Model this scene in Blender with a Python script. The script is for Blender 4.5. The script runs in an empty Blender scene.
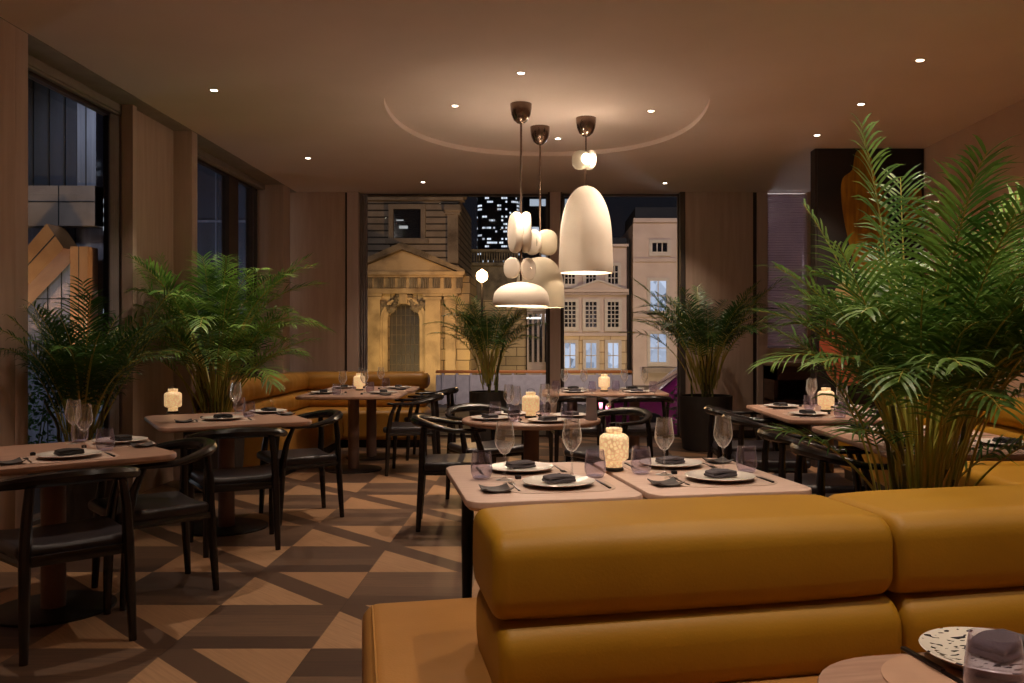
import bpy, math, random
from math import sin, cos, pi, radians, sqrt, atan2, floor
from mathutils import Vector, Matrix

# ------------------------------------------------------------------ frame
SC = bpy.context.scene
COL = SC.collection
F, CX, HY, EYE = 877.0, 543.0, 338.0, 1.3
CEIL, YB, XL, XR = 3.20, 11.42, -3.21, 3.82


def G(px, py, z=0.0):
    d = (EYE - z) * F / (py - HY)
    return ((px - CX) * d / F, d)


def W(px, py, d):
    return ((px - CX) * d / F, EYE - (py - HY) * d / F)


# ------------------------------------------------------------------ materials
MATS = {}


def _new(name):
    m = bpy.data.materials.new(name)
    m.use_nodes = True
    nt = m.node_tree
    for n in list(nt.nodes):
        nt.nodes.remove(n)
    out = nt.nodes.new('ShaderNodeOutputMaterial')
    MATS[name] = m
    return m, nt, out


def nd(nt, t, **kw):
    n = nt.nodes.new(t)
    for k, v in kw.items():
        if k.startswith('i_'):
            n.inputs[int(k[2:]) if k[2:].isdigit() else k[2:].replace('_', ' ')].default_value = v
        else:
            setattr(n, k, v)
    return n


def c4(c):
    return (c[0], c[1], c[2], 1.0)


def srgb(r, g, b):
    def f(v):
        v /= 255.0
        return v / 12.92 if v <= .04045 else ((v + .055) / 1.055) ** 2.4
    return (f(r), f(g), f(b))


def mat(name, col, rough=.5, metal=0.0, col2=None, nscale=8.0, stretch=(1, 1, 1), bump=0.0, bscale=60.0,
        spec=.5, emit=None, estr=0.0, coat=0.0, lo=.35, hi=.65, sheen=0.0, detail=4.0, coord='Object'):
    m, nt, out = _new(name)
    p = nt.nodes.new('ShaderNodeBsdfPrincipled')
    nt.links.new(p.outputs[0], out.inputs[0])
    p.inputs['Roughness'].default_value = rough
    p.inputs['Metallic'].default_value = metal
    p.inputs['Specular IOR Level'].default_value = spec
    p.inputs['Coat Weight'].default_value = coat
    p.inputs['Sheen Weight'].default_value = sheen
    p.inputs['Base Color'].default_value = c4(col)
    tc = nt.nodes.new('ShaderNodeTexCoord')
    mp = nt.nodes.new('ShaderNodeMapping')
    mp.inputs['Scale'].default_value = stretch
    nt.links.new(tc.outputs[coord], mp.inputs[0])
    if col2 is None:
        col2 = tuple(min(1, c * .86) for c in col)
    nz = nd(nt, 'ShaderNodeTexNoise')
    nz.inputs['Scale'].default_value = nscale
    nz.inputs['Detail'].default_value = detail
    nt.links.new(mp.outputs[0], nz.inputs[0])
    cr = nt.nodes.new('ShaderNodeValToRGB')
    cr.color_ramp.elements[0].position = lo
    cr.color_ramp.elements[0].color = c4(col)
    cr.color_ramp.elements[1].position = hi
    cr.color_ramp.elements[1].color = c4(col2)
    nt.links.new(nz.outputs[0], cr.inputs[0])
    nt.links.new(cr.outputs[0], p.inputs['Base Color'])
    if bump:
        bn = nd(nt, 'ShaderNodeTexNoise')
        bn.inputs['Scale'].default_value = bscale
        nt.links.new(mp.outputs[0], bn.inputs[0])
        b = nt.nodes.new('ShaderNodeBump')
        b.inputs['Strength'].default_value = bump
        b.inputs['Distance'].default_value = .01
        nt.links.new(bn.outputs[0], b.inputs['Height'])
        nt.links.new(b.outputs[0], p.inputs['Normal'])
    if emit:
        p.inputs['Emission Color'].default_value = c4(emit)
        p.inputs['Emission Strength'].default_value = estr
    return m


def glassy(name, tint=(1, 1, 1), gloss=1.0, ior=1.45, rough=.02, body=0.0, rimcol=(1, 1, 1)):
    m, nt, out = _new(name)
    tr = nd(nt, 'ShaderNodeBsdfTransparent')
    tr.inputs[0].default_value = c4(tint)
    gl = nd(nt, 'ShaderNodeBsdfGlossy')
    gl.inputs['Roughness'].default_value = rough
    gl.inputs[0].default_value = (gloss, gloss, gloss, 1)
    fr = nd(nt, 'ShaderNodeFresnel')
    ge = nd(nt, 'ShaderNodeNewGeometry')
    nt.links.new(M_(nt, 'ADD', ior, M_(nt, 'MULTIPLY', ge.outputs['Backfacing'], 1 / ior - ior)), fr.inputs[0])
    mx = nd(nt, 'ShaderNodeMixShader')
    nt.links.new(fr.outputs[0], mx.inputs[0])
    nt.links.new(tr.outputs[0], mx.inputs[1])
    nt.links.new(gl.outputs[0], mx.inputs[2])
    last = mx
    if body:  # bright rim highlights painted in as diffuse colour towards the glass edges
        df = nd(nt, 'ShaderNodeBsdfDiffuse')
        df.inputs[0].default_value = c4(rimcol)
        m2 = nd(nt, 'ShaderNodeMixShader')
        lw = nd(nt, 'ShaderNodeLayerWeight')
        lw.inputs[0].default_value = .5
        nt.links.new(M_(nt, 'ADD', body * .03, M_(nt, 'MULTIPLY', body, M_(nt, 'POWER', lw.outputs['Facing'], 3.5))), m2.inputs[0])
        nt.links.new(mx.outputs[0], m2.inputs[1])
        nt.links.new(df.outputs[0], m2.inputs[2])
        last = m2
    nt.links.new(last.outputs[0], out.inputs[0])
    return m


def emis(name, col, s):
    m, nt, out = _new(name)
    e = nd(nt, 'ShaderNodeEmission')
    e.inputs[0].default_value = c4(col)
    e.inputs[1].default_value = s
    nt.links.new(e.outputs[0], out.inputs[0])
    return m


def M_(nt, op, a, b=None, c=None):
    n = nt.nodes.new('ShaderNodeMath')
    n.operation = op
    for i, x in enumerate((a, b, c)):
        if x is None:
            continue
        if isinstance(x, (int, float)):
            n.inputs[i].default_value = x
        else:
            nt.links.new(x, n.inputs[i])
    return n.outputs[0]


def mixc(nt, fac, a, b):
    n = nt.nodes.new('ShaderNodeMix')
    n.data_type = 'RGBA'
    for i, x in ((0, fac), (6, a), (7, b)):
        if isinstance(x, (int, float)):
            n.inputs[i].default_value = x
        elif isinstance(x, tuple):
            n.inputs[i].default_value = c4(x)
        else:
            nt.links.new(x, n.inputs[i])
    return n.outputs[2]


def floor_mat():
    m, nt, out = _new('marquetry_floor')
    p = nt.nodes.new('ShaderNodeBsdfPrincipled')
    nt.links.new(p.outputs[0], out.inputs[0])
    tc = nt.nodes.new('ShaderNodeTexCoord')
    sp = nt.nodes.new('ShaderNodeSeparateXYZ')
    nt.links.new(tc.outputs['Object'], sp.inputs[0])
    U = M_(nt, 'DIVIDE', M_(nt, 'SUBTRACT', sp.outputs[0], .23), .6)
    V = M_(nt, 'DIVIDE', M_(nt, 'SUBTRACT', sp.outputs[1], .07), .6)
    iu, iv = M_(nt, 'FLOOR', U), M_(nt, 'FLOOR', V)
    u, v = M_(nt, 'SUBTRACT', U, iu), M_(nt, 'SUBTRACT', V, iv)
    par = M_(nt, 'FLOORED_MODULO', M_(nt, 'ADD', iu, iv), 2.0)      # 0 = diagonal cell, 1 = plank cell
    s = M_(nt, 'ADD', u, v)
    lo = M_(nt, 'LESS_THAN', s, .84)
    hi = M_(nt, 'GREATER_THAN', s, 1.17)
    tri = M_(nt, 'ADD', lo, hi)

    def wn(a, b, c=0.0):
        cb = nt.nodes.new('ShaderNodeCombineXYZ')
        for i, x in enumerate((a, b, c)):
            if isinstance(x, (int, float)):
                cb.inputs[i].default_value = x
            else:
                nt.links.new(x, cb.inputs[i])
        w = nt.nodes.new('ShaderNodeTexWhiteNoise')
        nt.links.new(cb.outputs[0], w.inputs[0])
        return w.outputs[0]

    def grain(rot, sx, sy, sc):
        mp = nt.nodes.new('ShaderNodeMapping')
        mp.inputs['Rotation'].default_value = (0, 0, rot)
        mp2 = nt.nodes.new('ShaderNodeMapping')
        mp2.inputs['Scale'].default_value = (sx, sy, 1)
        nt.links.new(tc.outputs['Object'], mp.inputs[0])
        nt.links.new(mp.outputs[0], mp2.inputs[0])
        nz = nt.nodes.new('ShaderNodeTexNoise')
        nz.inputs['Scale'].default_value = sc
        nz.inputs['Detail'].default_value = 5
        nz.inputs['Roughness'].default_value = .65
        nt.links.new(mp2.outputs[0], nz.inputs[0])
        return nz.outputs[0]
    g1 = grain(.0, 1.2, 28, 3)
    g2 = grain(.78, 1.2, 28, 3)
    # plank cells: four boards
    k = M_(nt, 'FLOOR', M_(nt, 'MULTIPLY', v, 4.0))
    pr = wn(iu, iv, k)
    pc = mixc(nt, pr, srgb(82, 62, 50), srgb(136, 106, 82))
    pc = mixc(nt, M_(nt, 'MULTIPLY', M_(nt, 'POWER', g1, 1.6), 1.5), pc, srgb(66, 50, 44))
    tr_ = wn(iu, iv, M_(nt, 'ADD', hi, 7.0))
    tcl = mixc(nt, tr_, srgb(162, 124, 90), srgb(188, 150, 112))
    tcl = mixc(nt, M_(nt, 'MULTIPLY', M_(nt, 'POWER', g2, 1.6), 1.5), tcl, srgb(140, 104, 78))
    band = mixc(nt, M_(nt, 'MULTIPLY', g1, .5), srgb(92, 70, 56), srgb(68, 51, 42))
    dc = mixc(nt, tri, band, tcl)
    col = mixc(nt, par, dc, pc)
    # joints
    jv = M_(nt, 'SUBTRACT', M_(nt, 'MULTIPLY', v, 4.0), k)
    j1 = M_(nt, 'MULTIPLY', M_(nt, 'LESS_THAN', jv, .022), par)
    j2 = M_(nt, 'LESS_THAN', u, .006)
    j3 = M_(nt, 'LESS_THAN', v, .006)
    jj = M_(nt, 'MINIMUM', M_(nt, 'ADD', M_(nt, 'ADD', j1, j2), j3), 1.0)
    col = mixc(nt, M_(nt, 'MULTIPLY', jj, .6), col, srgb(40, 28, 24))
    nt.links.new(col, p.inputs['Base Color'])
    p.inputs['Roughness'].default_value = .42
    p.inputs['Specular IOR Level'].default_value = .35
    b = nt.nodes.new('ShaderNodeBump')
    b.inputs['Strength'].default_value = .08
    nt.links.new(g1, b.inputs['Height'])
    nt.links.new(b.outputs[0], p.inputs['Normal'])
    return m


def stone_mat(name, a, b, bw=.9, bh=.38, mortar=.012, mc=(.05, .04, .03), stain=None, sc=1.2):
    m, nt, out = _new(name)
    p = nt.nodes.new('ShaderNodeBsdfPrincipled')
    p.inputs['Roughness'].default_value = .85
    nt.links.new(p.outputs[0], out.inputs[0])
    tc = nt.nodes.new('ShaderNodeTexCoord')
    sp = nt.nodes.new('ShaderNodeSeparateXYZ')
    nt.links.new(tc.outputs['Object'], sp.inputs[0])
    cb = nt.nodes.new('ShaderNodeCombineXYZ')
    nt.links.new(M_(nt, 'ADD', sp.outputs[0], sp.outputs[1]), cb.inputs[0])
    nt.links.new(sp.outputs[2], cb.inputs[1])
    br = nt.nodes.new('ShaderNodeTexBrick')
    br.inputs['Scale'].default_value = 1.0
    br.inputs['Brick Width'].default_value = bw
    br.inputs['Row Height'].default_value = bh
    br.inputs['Mortar Size'].default_value = mortar
    br.inputs['Color1'].default_value = c4(a)
    br.inputs['Color2'].default_value = c4(b)
    br.inputs['Mortar'].default_value = c4(mc)
    nt.links.new(cb.outputs[0], br.inputs[0])
    nz = nt.nodes.new('ShaderNodeTexNoise')
    nz.inputs['Scale'].default_value = sc
    nz.inputs['Detail'].default_value = 6
    nt.links.new(tc.outputs['Object'], nz.inputs[0])
    cr = nt.nodes.new('ShaderNodeValToRGB')
    cr.color_ramp.elements[0].position = .45
    cr.color_ramp.elements[0].color = (0, 0, 0, 1)
    cr.color_ramp.elements[1].position = .75
    cr.color_ramp.elements[1].color = (1, 1, 1, 1)
    nt.links.new(nz.outputs[0], cr.inputs[0])
    c = mixc(nt, M_(nt, 'MULTIPLY', cr.outputs[0], .6), br.outputs[0], stain or tuple(x * .4 for x in a))
    nt.links.new(c, p.inputs['Base Color'])
    return m


def tower_mat(name, sx, sz, frac, strength, col=(.8, .88, 1.0), base=(.01, .012, .02)):
    """dark glass curtain wall with some offices lit"""
    m, nt, out = _new(name)
    p = nt.nodes.new('ShaderNodeBsdfPrincipled')
    p.inputs['Roughness'].default_value = .3
    p.inputs['Base Color'].default_value = c4(base)
    nt.links.new(p.outputs[0], out.inputs[0])
    tc = nt.nodes.new('ShaderNodeTexCoord')
    sp = nt.nodes.new('ShaderNodeSeparateXYZ')
    nt.links.new(tc.outputs['Object'], sp.inputs[0])
    U = M_(nt, 'DIVIDE', M_(nt, 'ADD', sp.outputs[0], sp.outputs[1]), sx)
    V = M_(nt, 'DIVIDE', sp.outputs[2], sz)
    iu, iv = M_(nt, 'FLOOR', U), M_(nt, 'FLOOR', V)
    u, v = M_(nt, 'SUBTRACT', U, iu), M_(nt, 'SUBTRACT', V, iv)
    cb = nt.nodes.new('ShaderNodeCombineXYZ')
    nt.links.new(iu, cb.inputs[0])
    nt.links.new(iv, cb.inputs[1])
    w = nt.nodes.new('ShaderNodeTexWhiteNoise')
    nt.links.new(cb.outputs[0], w.inputs[0])
    cb2 = nt.nodes.new('ShaderNodeCombineXYZ')
    nt.links.new(M_(nt, 'FLOOR', M_(nt, 'DIVIDE', iu, 3.0)), cb2.inputs[0])
    nt.links.new(iv, cb2.inputs[1])
    cb2.inputs[2].default_value = 5
    w2 = nt.nodes.new('ShaderNodeTexWhiteNoise')
    nt.links.new(cb2.outputs[0], w2.inputs[0])
    lit = M_(nt, 'GREATER_THAN', M_(nt, 'ADD', M_(nt, 'MULTIPLY', w.outputs[0], .5), M_(nt, 'MULTIPLY', w2.outputs[0], .5)), 1 - frac)
    inn = M_(nt, 'MULTIPLY', M_(nt, 'GREATER_THAN', v, .5), M_(nt, 'GREATER_THAN', u, .12))
    e = M_(nt, 'MULTIPLY', M_(nt, 'MULTIPLY', lit, inn), M_(nt, 'MULTIPLY', w.outputs[0], strength))
    p.inputs['Emission Color'].default_value = c4(col)
    nt.links.new(e, p.inputs['Emission Strength'])
    return m


def lantern_mat():
    m, nt, out = _new('lantern_lit_ceramic')
    p = nt.nodes.new('ShaderNodeBsdfPrincipled')
    nt.links.new(p.outputs[0], out.inputs[0])
    tc = nt.nodes.new('ShaderNodeTexCoord')
    vo = nt.nodes.new('ShaderNodeTexVoronoi')
    vo.feature = 'DISTANCE_TO_EDGE'
    vo.inputs['Scale'].default_value = 62
    nt.links.new(tc.outputs['Object'], vo.inputs[0])
    cr = nt.nodes.new('ShaderNodeValToRGB')
    cr.color_ramp.elements[0].position = .04
    cr.color_ramp.elements[0].color = c4((.30, .15, .05))
    cr.color_ramp.elements[1].position = .2
    cr.color_ramp.elements[1].color = c4((1, .62, .28))
    nt.links.new(vo.outputs[0], cr.inputs[0])
    p.inputs['Base Color'].default_value = c4((.8, .7, .55))
    p.inputs['Roughness'].default_value = .5
    nt.links.new(cr.outputs[0], p.inputs['Emission Color'])
    p.inputs['Emission Strength'].default_value = .55
    return m


def leaf_mat(name, a, b):
    m, nt, out = _new(name)
    p = nt.nodes.new('ShaderNodeBsdfPrincipled')
    p.inputs['Roughness'].default_value = .42
    tc = nt.nodes.new('ShaderNodeTexCoord')
    nz = nt.nodes.new('ShaderNodeTexNoise')
    nz.inputs['Scale'].default_value = 5
    nt.links.new(tc.outputs['Object'], nz.inputs[0])
    cr = nt.nodes.new('ShaderNodeValToRGB')
    cr.color_ramp.elements[0].position = .35
    cr.color_ramp.elements[0].color = c4(a)
    cr.color_ramp.elements[1].position = .68
    cr.color_ramp.elements[1].color = c4(b)
    nt.links.new(nz.outputs[0], cr.inputs[0])
    nt.links.new(cr.outputs[0], p.inputs['Base Color'])
    tl = nt.nodes.new('ShaderNodeBsdfTranslucent')
    nt.links.new(cr.outputs[0], tl.inputs[0])
    mx = nt.nodes.new('ShaderNodeMixShader')
    mx.inputs[0].default_value = .25
    nt.links.new(p.outputs[0], mx.inputs[1])
    nt.links.new(tl.outputs[0], mx.inputs[2])
    nt.links.new(mx.outputs[0], out.inputs[0])
    return m


def terrazzo_mat():
    m, nt, out = _new('terrazzo_glaze')
    p = nt.nodes.new('ShaderNodeBsdfPrincipled')
    p.inputs['Roughness'].default_value = .25
    nt.links.new(p.outputs[0], out.inputs[0])
    tc = nt.nodes.new('ShaderNodeTexCoord')
    mp = nt.nodes.new('ShaderNodeMapping')
    mp.inputs['Scale'].default_value = (1, 1.8, 1)
    nt.links.new(tc.outputs['Object'], mp.inputs[0])
    nz = nt.nodes.new('ShaderNodeTexNoise')
    nz.inputs['Scale'].default_value = 60
    nz.inputs['Detail'].default_value = 0
    nt.links.new(mp.outputs[0], nz.inputs[0])
    cr = nt.nodes.new('ShaderNodeValToRGB')
    cr.color_ramp.interpolation = 'CONSTANT'
    cr.color_ramp.elements[0].position = 0
    cr.color_ramp.elements[0].color = c4(srgb(40, 40, 52))
    cr.color_ramp.elements[1].position = .37
    cr.color_ramp.elements[1].color = c4(srgb(226, 218, 206))
    nt.links.new(nz.outputs[0], cr.inputs[0])
    nt.links.new(cr.outputs[0], p.inputs['Base Color'])
    return m


FLOORM = floor_mat()
PLASTER = mat('ceiling_plaster', srgb(226, 206, 194), .9, nscale=1.5, col2=srgb(221, 201, 188))
WALLP = mat('wall_plaster', srgb(200, 168, 144), .85, col2=srgb(192, 160, 136), nscale=2)
WPANEL = mat('oak_veneer_panel', srgb(200, 174, 156), .6, col2=srgb(188, 160, 142), nscale=3, stretch=(6, 6, .5))
WPIL = mat('pale_pilaster_paint', srgb(200, 176, 162), .6, col2=srgb(190, 166, 150), nscale=3, stretch=(6, 6, .5))
WDARK = mat('dark_reveal', srgb(58, 44, 38), .7)
FRAME = mat('window_frame_bronze', srgb(88, 78, 74), .45, metal=.4)
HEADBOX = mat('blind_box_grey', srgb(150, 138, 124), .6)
TABLEW = mat('table_blush_oak', srgb(222, 194, 180), .42, col2=srgb(210, 180, 164), nscale=4, stretch=(2, 18, 2))
TABLEW2 = mat('table_brown_oak', srgb(180, 144, 124), .42, col2=srgb(160, 124, 106), nscale=4, stretch=(2, 18, 2))
COLUMN = mat('table_column_taupe', srgb(128, 100, 90), .5)
BLACKM = mat('black_powdercoat', srgb(26, 23, 23), .45, metal=.3)
CHAIRW = mat('black_stained_ash', srgb(22, 18, 18), .25, col2=srgb(30, 24, 23), nscale=5, stretch=(4, 4, 20), spec=.5)
SEATL = mat('black_seat_leather', srgb(44, 38, 42), .38, bump=.1, bscale=180)
MUSTARD = mat('mustard_leather', srgb(168, 124, 28), .5, col2=srgb(157, 113, 23), nscale=2.2, bump=.06, bscale=140, spec=.35)
MUSTARD2 = mat('amber_leather', srgb(180, 132, 60), .42, col2=srgb(158, 110, 42), nscale=2.2, bump=.12, bscale=30, spec=.4)
TANL = mat('tan_seat_leather', srgb(170, 120, 62), .5, col2=srgb(156, 108, 52), nscale=3, bump=.06, bscale=140, spec=.35)
PIPING = mat('mustard_piping', srgb(176, 124, 56), .5)
POTM = mat('charcoal_planter', srgb(44, 38, 35), .6)
SOIL = mat('soil', srgb(40, 28, 20), .95, bump=.6, bscale=40)
LEAF1 = leaf_mat('palm_leaf', srgb(54, 96, 36), srgb(124, 158, 74))
LEAF3 = leaf_mat('palm_leaf_lit', srgb(50, 98, 34), srgb(156, 198, 94))  # brighter copy of palm_leaf; the downlight on this palm put into its colour
LEAF2 = leaf_mat('palm_leaf_dark', srgb(40, 76, 34), srgb(78, 116, 50))
STALK = mat('palm_stalk', srgb(150, 158, 66), .5, col2=srgb(184, 160, 80), nscale=10)
CANE = mat('palm_cane', srgb(104, 92, 46), .5, col2=srgb(70, 84, 34), nscale=14, stretch=(1, 1, 4))
SHADEW = mat('cream_plaster_shade', srgb(242, 230, 214), .75, col2=srgb(236, 222, 204), nscale=4, bump=.08, bscale=80)
SHADEG = mat('putty_plaster_shade', srgb(196, 186, 166), .75, col2=srgb(188, 178, 156), nscale=4, bump=.08, bscale=80)
BRONZE = mat('polished_bronze', srgb(140, 118, 104), .22, metal=.9)
BULB = emis('warm_lamp_glow', (1, .84, .66), 5.0)
DLENS = emis('downlight_glow', (1, .86, .68), 14.0)
TRIMW = mat('downlight_trim', srgb(220, 205, 190), .6)
PLATEW = mat('white_glaze', srgb(232, 224, 214), .22)
PLATEB = mat('sand_stoneware', srgb(160, 128, 100), .6)
TERR = terrazzo_mat()
MATW = mat('blush_leather_mat', srgb(206, 180, 164), .55)
MATB = mat('tan_leather_mat', srgb(196, 156, 130), .5)
NAPK = mat('charcoal_linen', srgb(84, 78, 84), .9, bump=.4, bscale=220)
NAPB = mat('black_linen', srgb(44, 40, 42), .9, bump=.4, bscale=220)
CUT = mat('dark_steel', srgb(74, 66, 66), .28, metal=.9)
DISHM = mat('slate_dish', srgb(60, 56, 58), .5, col2=srgb(88, 82, 80), nscale=30)
WINEG = glassy('clear_glass', (.985, .985, .99), 1.0, 1.8, .06, 1.0, (1, .98, .95))
TUMG = glassy('violet_glass', (.90, .885, .94), 1.0, 1.6, .05, .5, (.70, .64, .82))
WINDG = glassy('window_glass', (.93, .94, .95), .6, 1.25, .01)
LANT = lantern_mat()
LANTF = mat('lantern_foot', srgb(30, 24, 20), .5)
LILAC = leaf_mat('sheer_blind_cloth', srgb(196, 178, 186), srgb(184, 166, 176))
LILAC_ = mat('sheer_blind', srgb(150, 138, 158), .9, col2=srgb(132, 120, 142), nscale=40, stretch=(1, 1, 30), emit=srgb(150, 138, 165), estr=.0)
CURT = mat('grey_sheer_curtain', srgb(150, 140, 138), .9)
# outside
STONEY = stone_mat('church_stone', srgb(196, 172, 132), srgb(176, 152, 114), mortar=.016, mc=srgb(90, 76, 58), stain=srgb(92, 80, 66))
STONEU = stone_mat('church_upper_stone', srgb(150, 138, 126), srgb(128, 116, 106), bh=.235, bw=9.0, mortar=.03, mc=srgb(50, 44, 40), stain=srgb(70, 64, 60))
STONEP = mat('plain_limestone', srgb(190, 166, 128), .85, col2=srgb(120, 102, 78), nscale=1.6, detail=8, lo=.45, hi=.75)
STONED = mat('weathered_limestone', srgb(130, 116, 96), .85, col2=srgb(74, 66, 56), nscale=2.5, detail=8, lo=.4, hi=.7)
HOUSEW = mat('house_render', srgb(206, 186, 172), .85, col2=srgb(192, 172, 158), nscale=1.2)
HOUSEB = stone_mat('house_rusticated', srgb(212, 188, 150), srgb(204, 180, 142), bw=1.2, bh=.45, mortar=.02, mc=srgb(150, 128, 100), stain=srgb(170, 146, 112))
WHITEP = mat('white_sash_paint', srgb(200, 188, 174), .6)
LEADG = mat('leaded_glass', srgb(58, 44, 30), .5, col2=srgb(38, 30, 24), nscale=3)
STONEG = mat('grey_limestone', srgb(132, 120, 108), .85, col2=srgb(84, 74, 66), nscale=1.6, detail=8, lo=.45, hi=.75)  # greyer, darker copy of the plain limestone, for the upper church parts
DGLASS = mat('dark_pane', srgb(22, 22, 28), .1, spec=.6)
ROOFD = mat('slate_roof', srgb(44, 46, 46), .7)
ROAD = mat('asphalt', srgb(70, 66, 64), .7, bump=.3, bscale=30)
PAVE = stone_mat('paving', srgb(150, 134, 116), srgb(136, 122, 106), bw=.6, bh=.6)
STEEL = mat('brushed_cladding', srgb(132, 134, 144), .38, metal=.5, col2=srgb(110, 112, 122), nscale=2, stretch=(8, 8, .4))
BEIGEC = mat('beige_cladding', srgb(132, 116, 104), .5, metal=.2, col2=srgb(112, 98, 88), nscale=2)
BRONZC = mat('bronze_cladding', srgb(190, 140, 92), .4, metal=.5, col2=srgb(170, 122, 78), nscale=2)
JOINT = mat('shadow_joint', srgb(20, 18, 18), .8)
DARKG = mat('dark_facade_glass', srgb(46, 50, 54), .25, col2=srgb(64, 66, 76), nscale=.6, stretch=(3, 3, .3))
CABW = mat('cabinet_walnut', srgb(96, 66, 52), .45, col2=srgb(76, 52, 40), nscale=3, stretch=(2, 2, 12))
CABT = mat('cabinet_top', srgb(150, 118, 96), .4)
ARTB = mat('canvas_dark', srgb(30, 25, 24), .8, col2=srgb(44, 34, 30), nscale=3)
GOLDP = mat('canvas_gold', srgb(176, 128, 26), .7, col2=srgb(132, 90, 14), nscale=4, stretch=(6, 1, 1))
CREAMP = mat('canvas_cream', srgb(214, 186, 140), .7, col2=srgb(190, 150, 104), nscale=3)
PINKP = mat('canvas_coral', srgb(206, 122, 84), .7, col2=srgb(180, 90, 60), nscale=3)
CARP = mat('magenta_car_paint', srgb(140, 44, 110), .25, coat=.6)
TYRE = mat('tyre_rubber', srgb(20, 20, 20), .8)
BARR = mat('pale_trail_barrier', srgb(196, 182, 186), .5)  # pale tone of the traffic light trails, given to the barrier
TRAILR = mat('orange_trail_rail', srgb(200, 118, 60), .5)  # orange line of the light trails, given to the barrier rail
PAPER = mat('pale_lilac_card', srgb(206, 204, 220), .7)
TSHRUB = leaf_mat('shrub_leaf', srgb(50, 92, 44), srgb(84, 130, 62))


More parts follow.
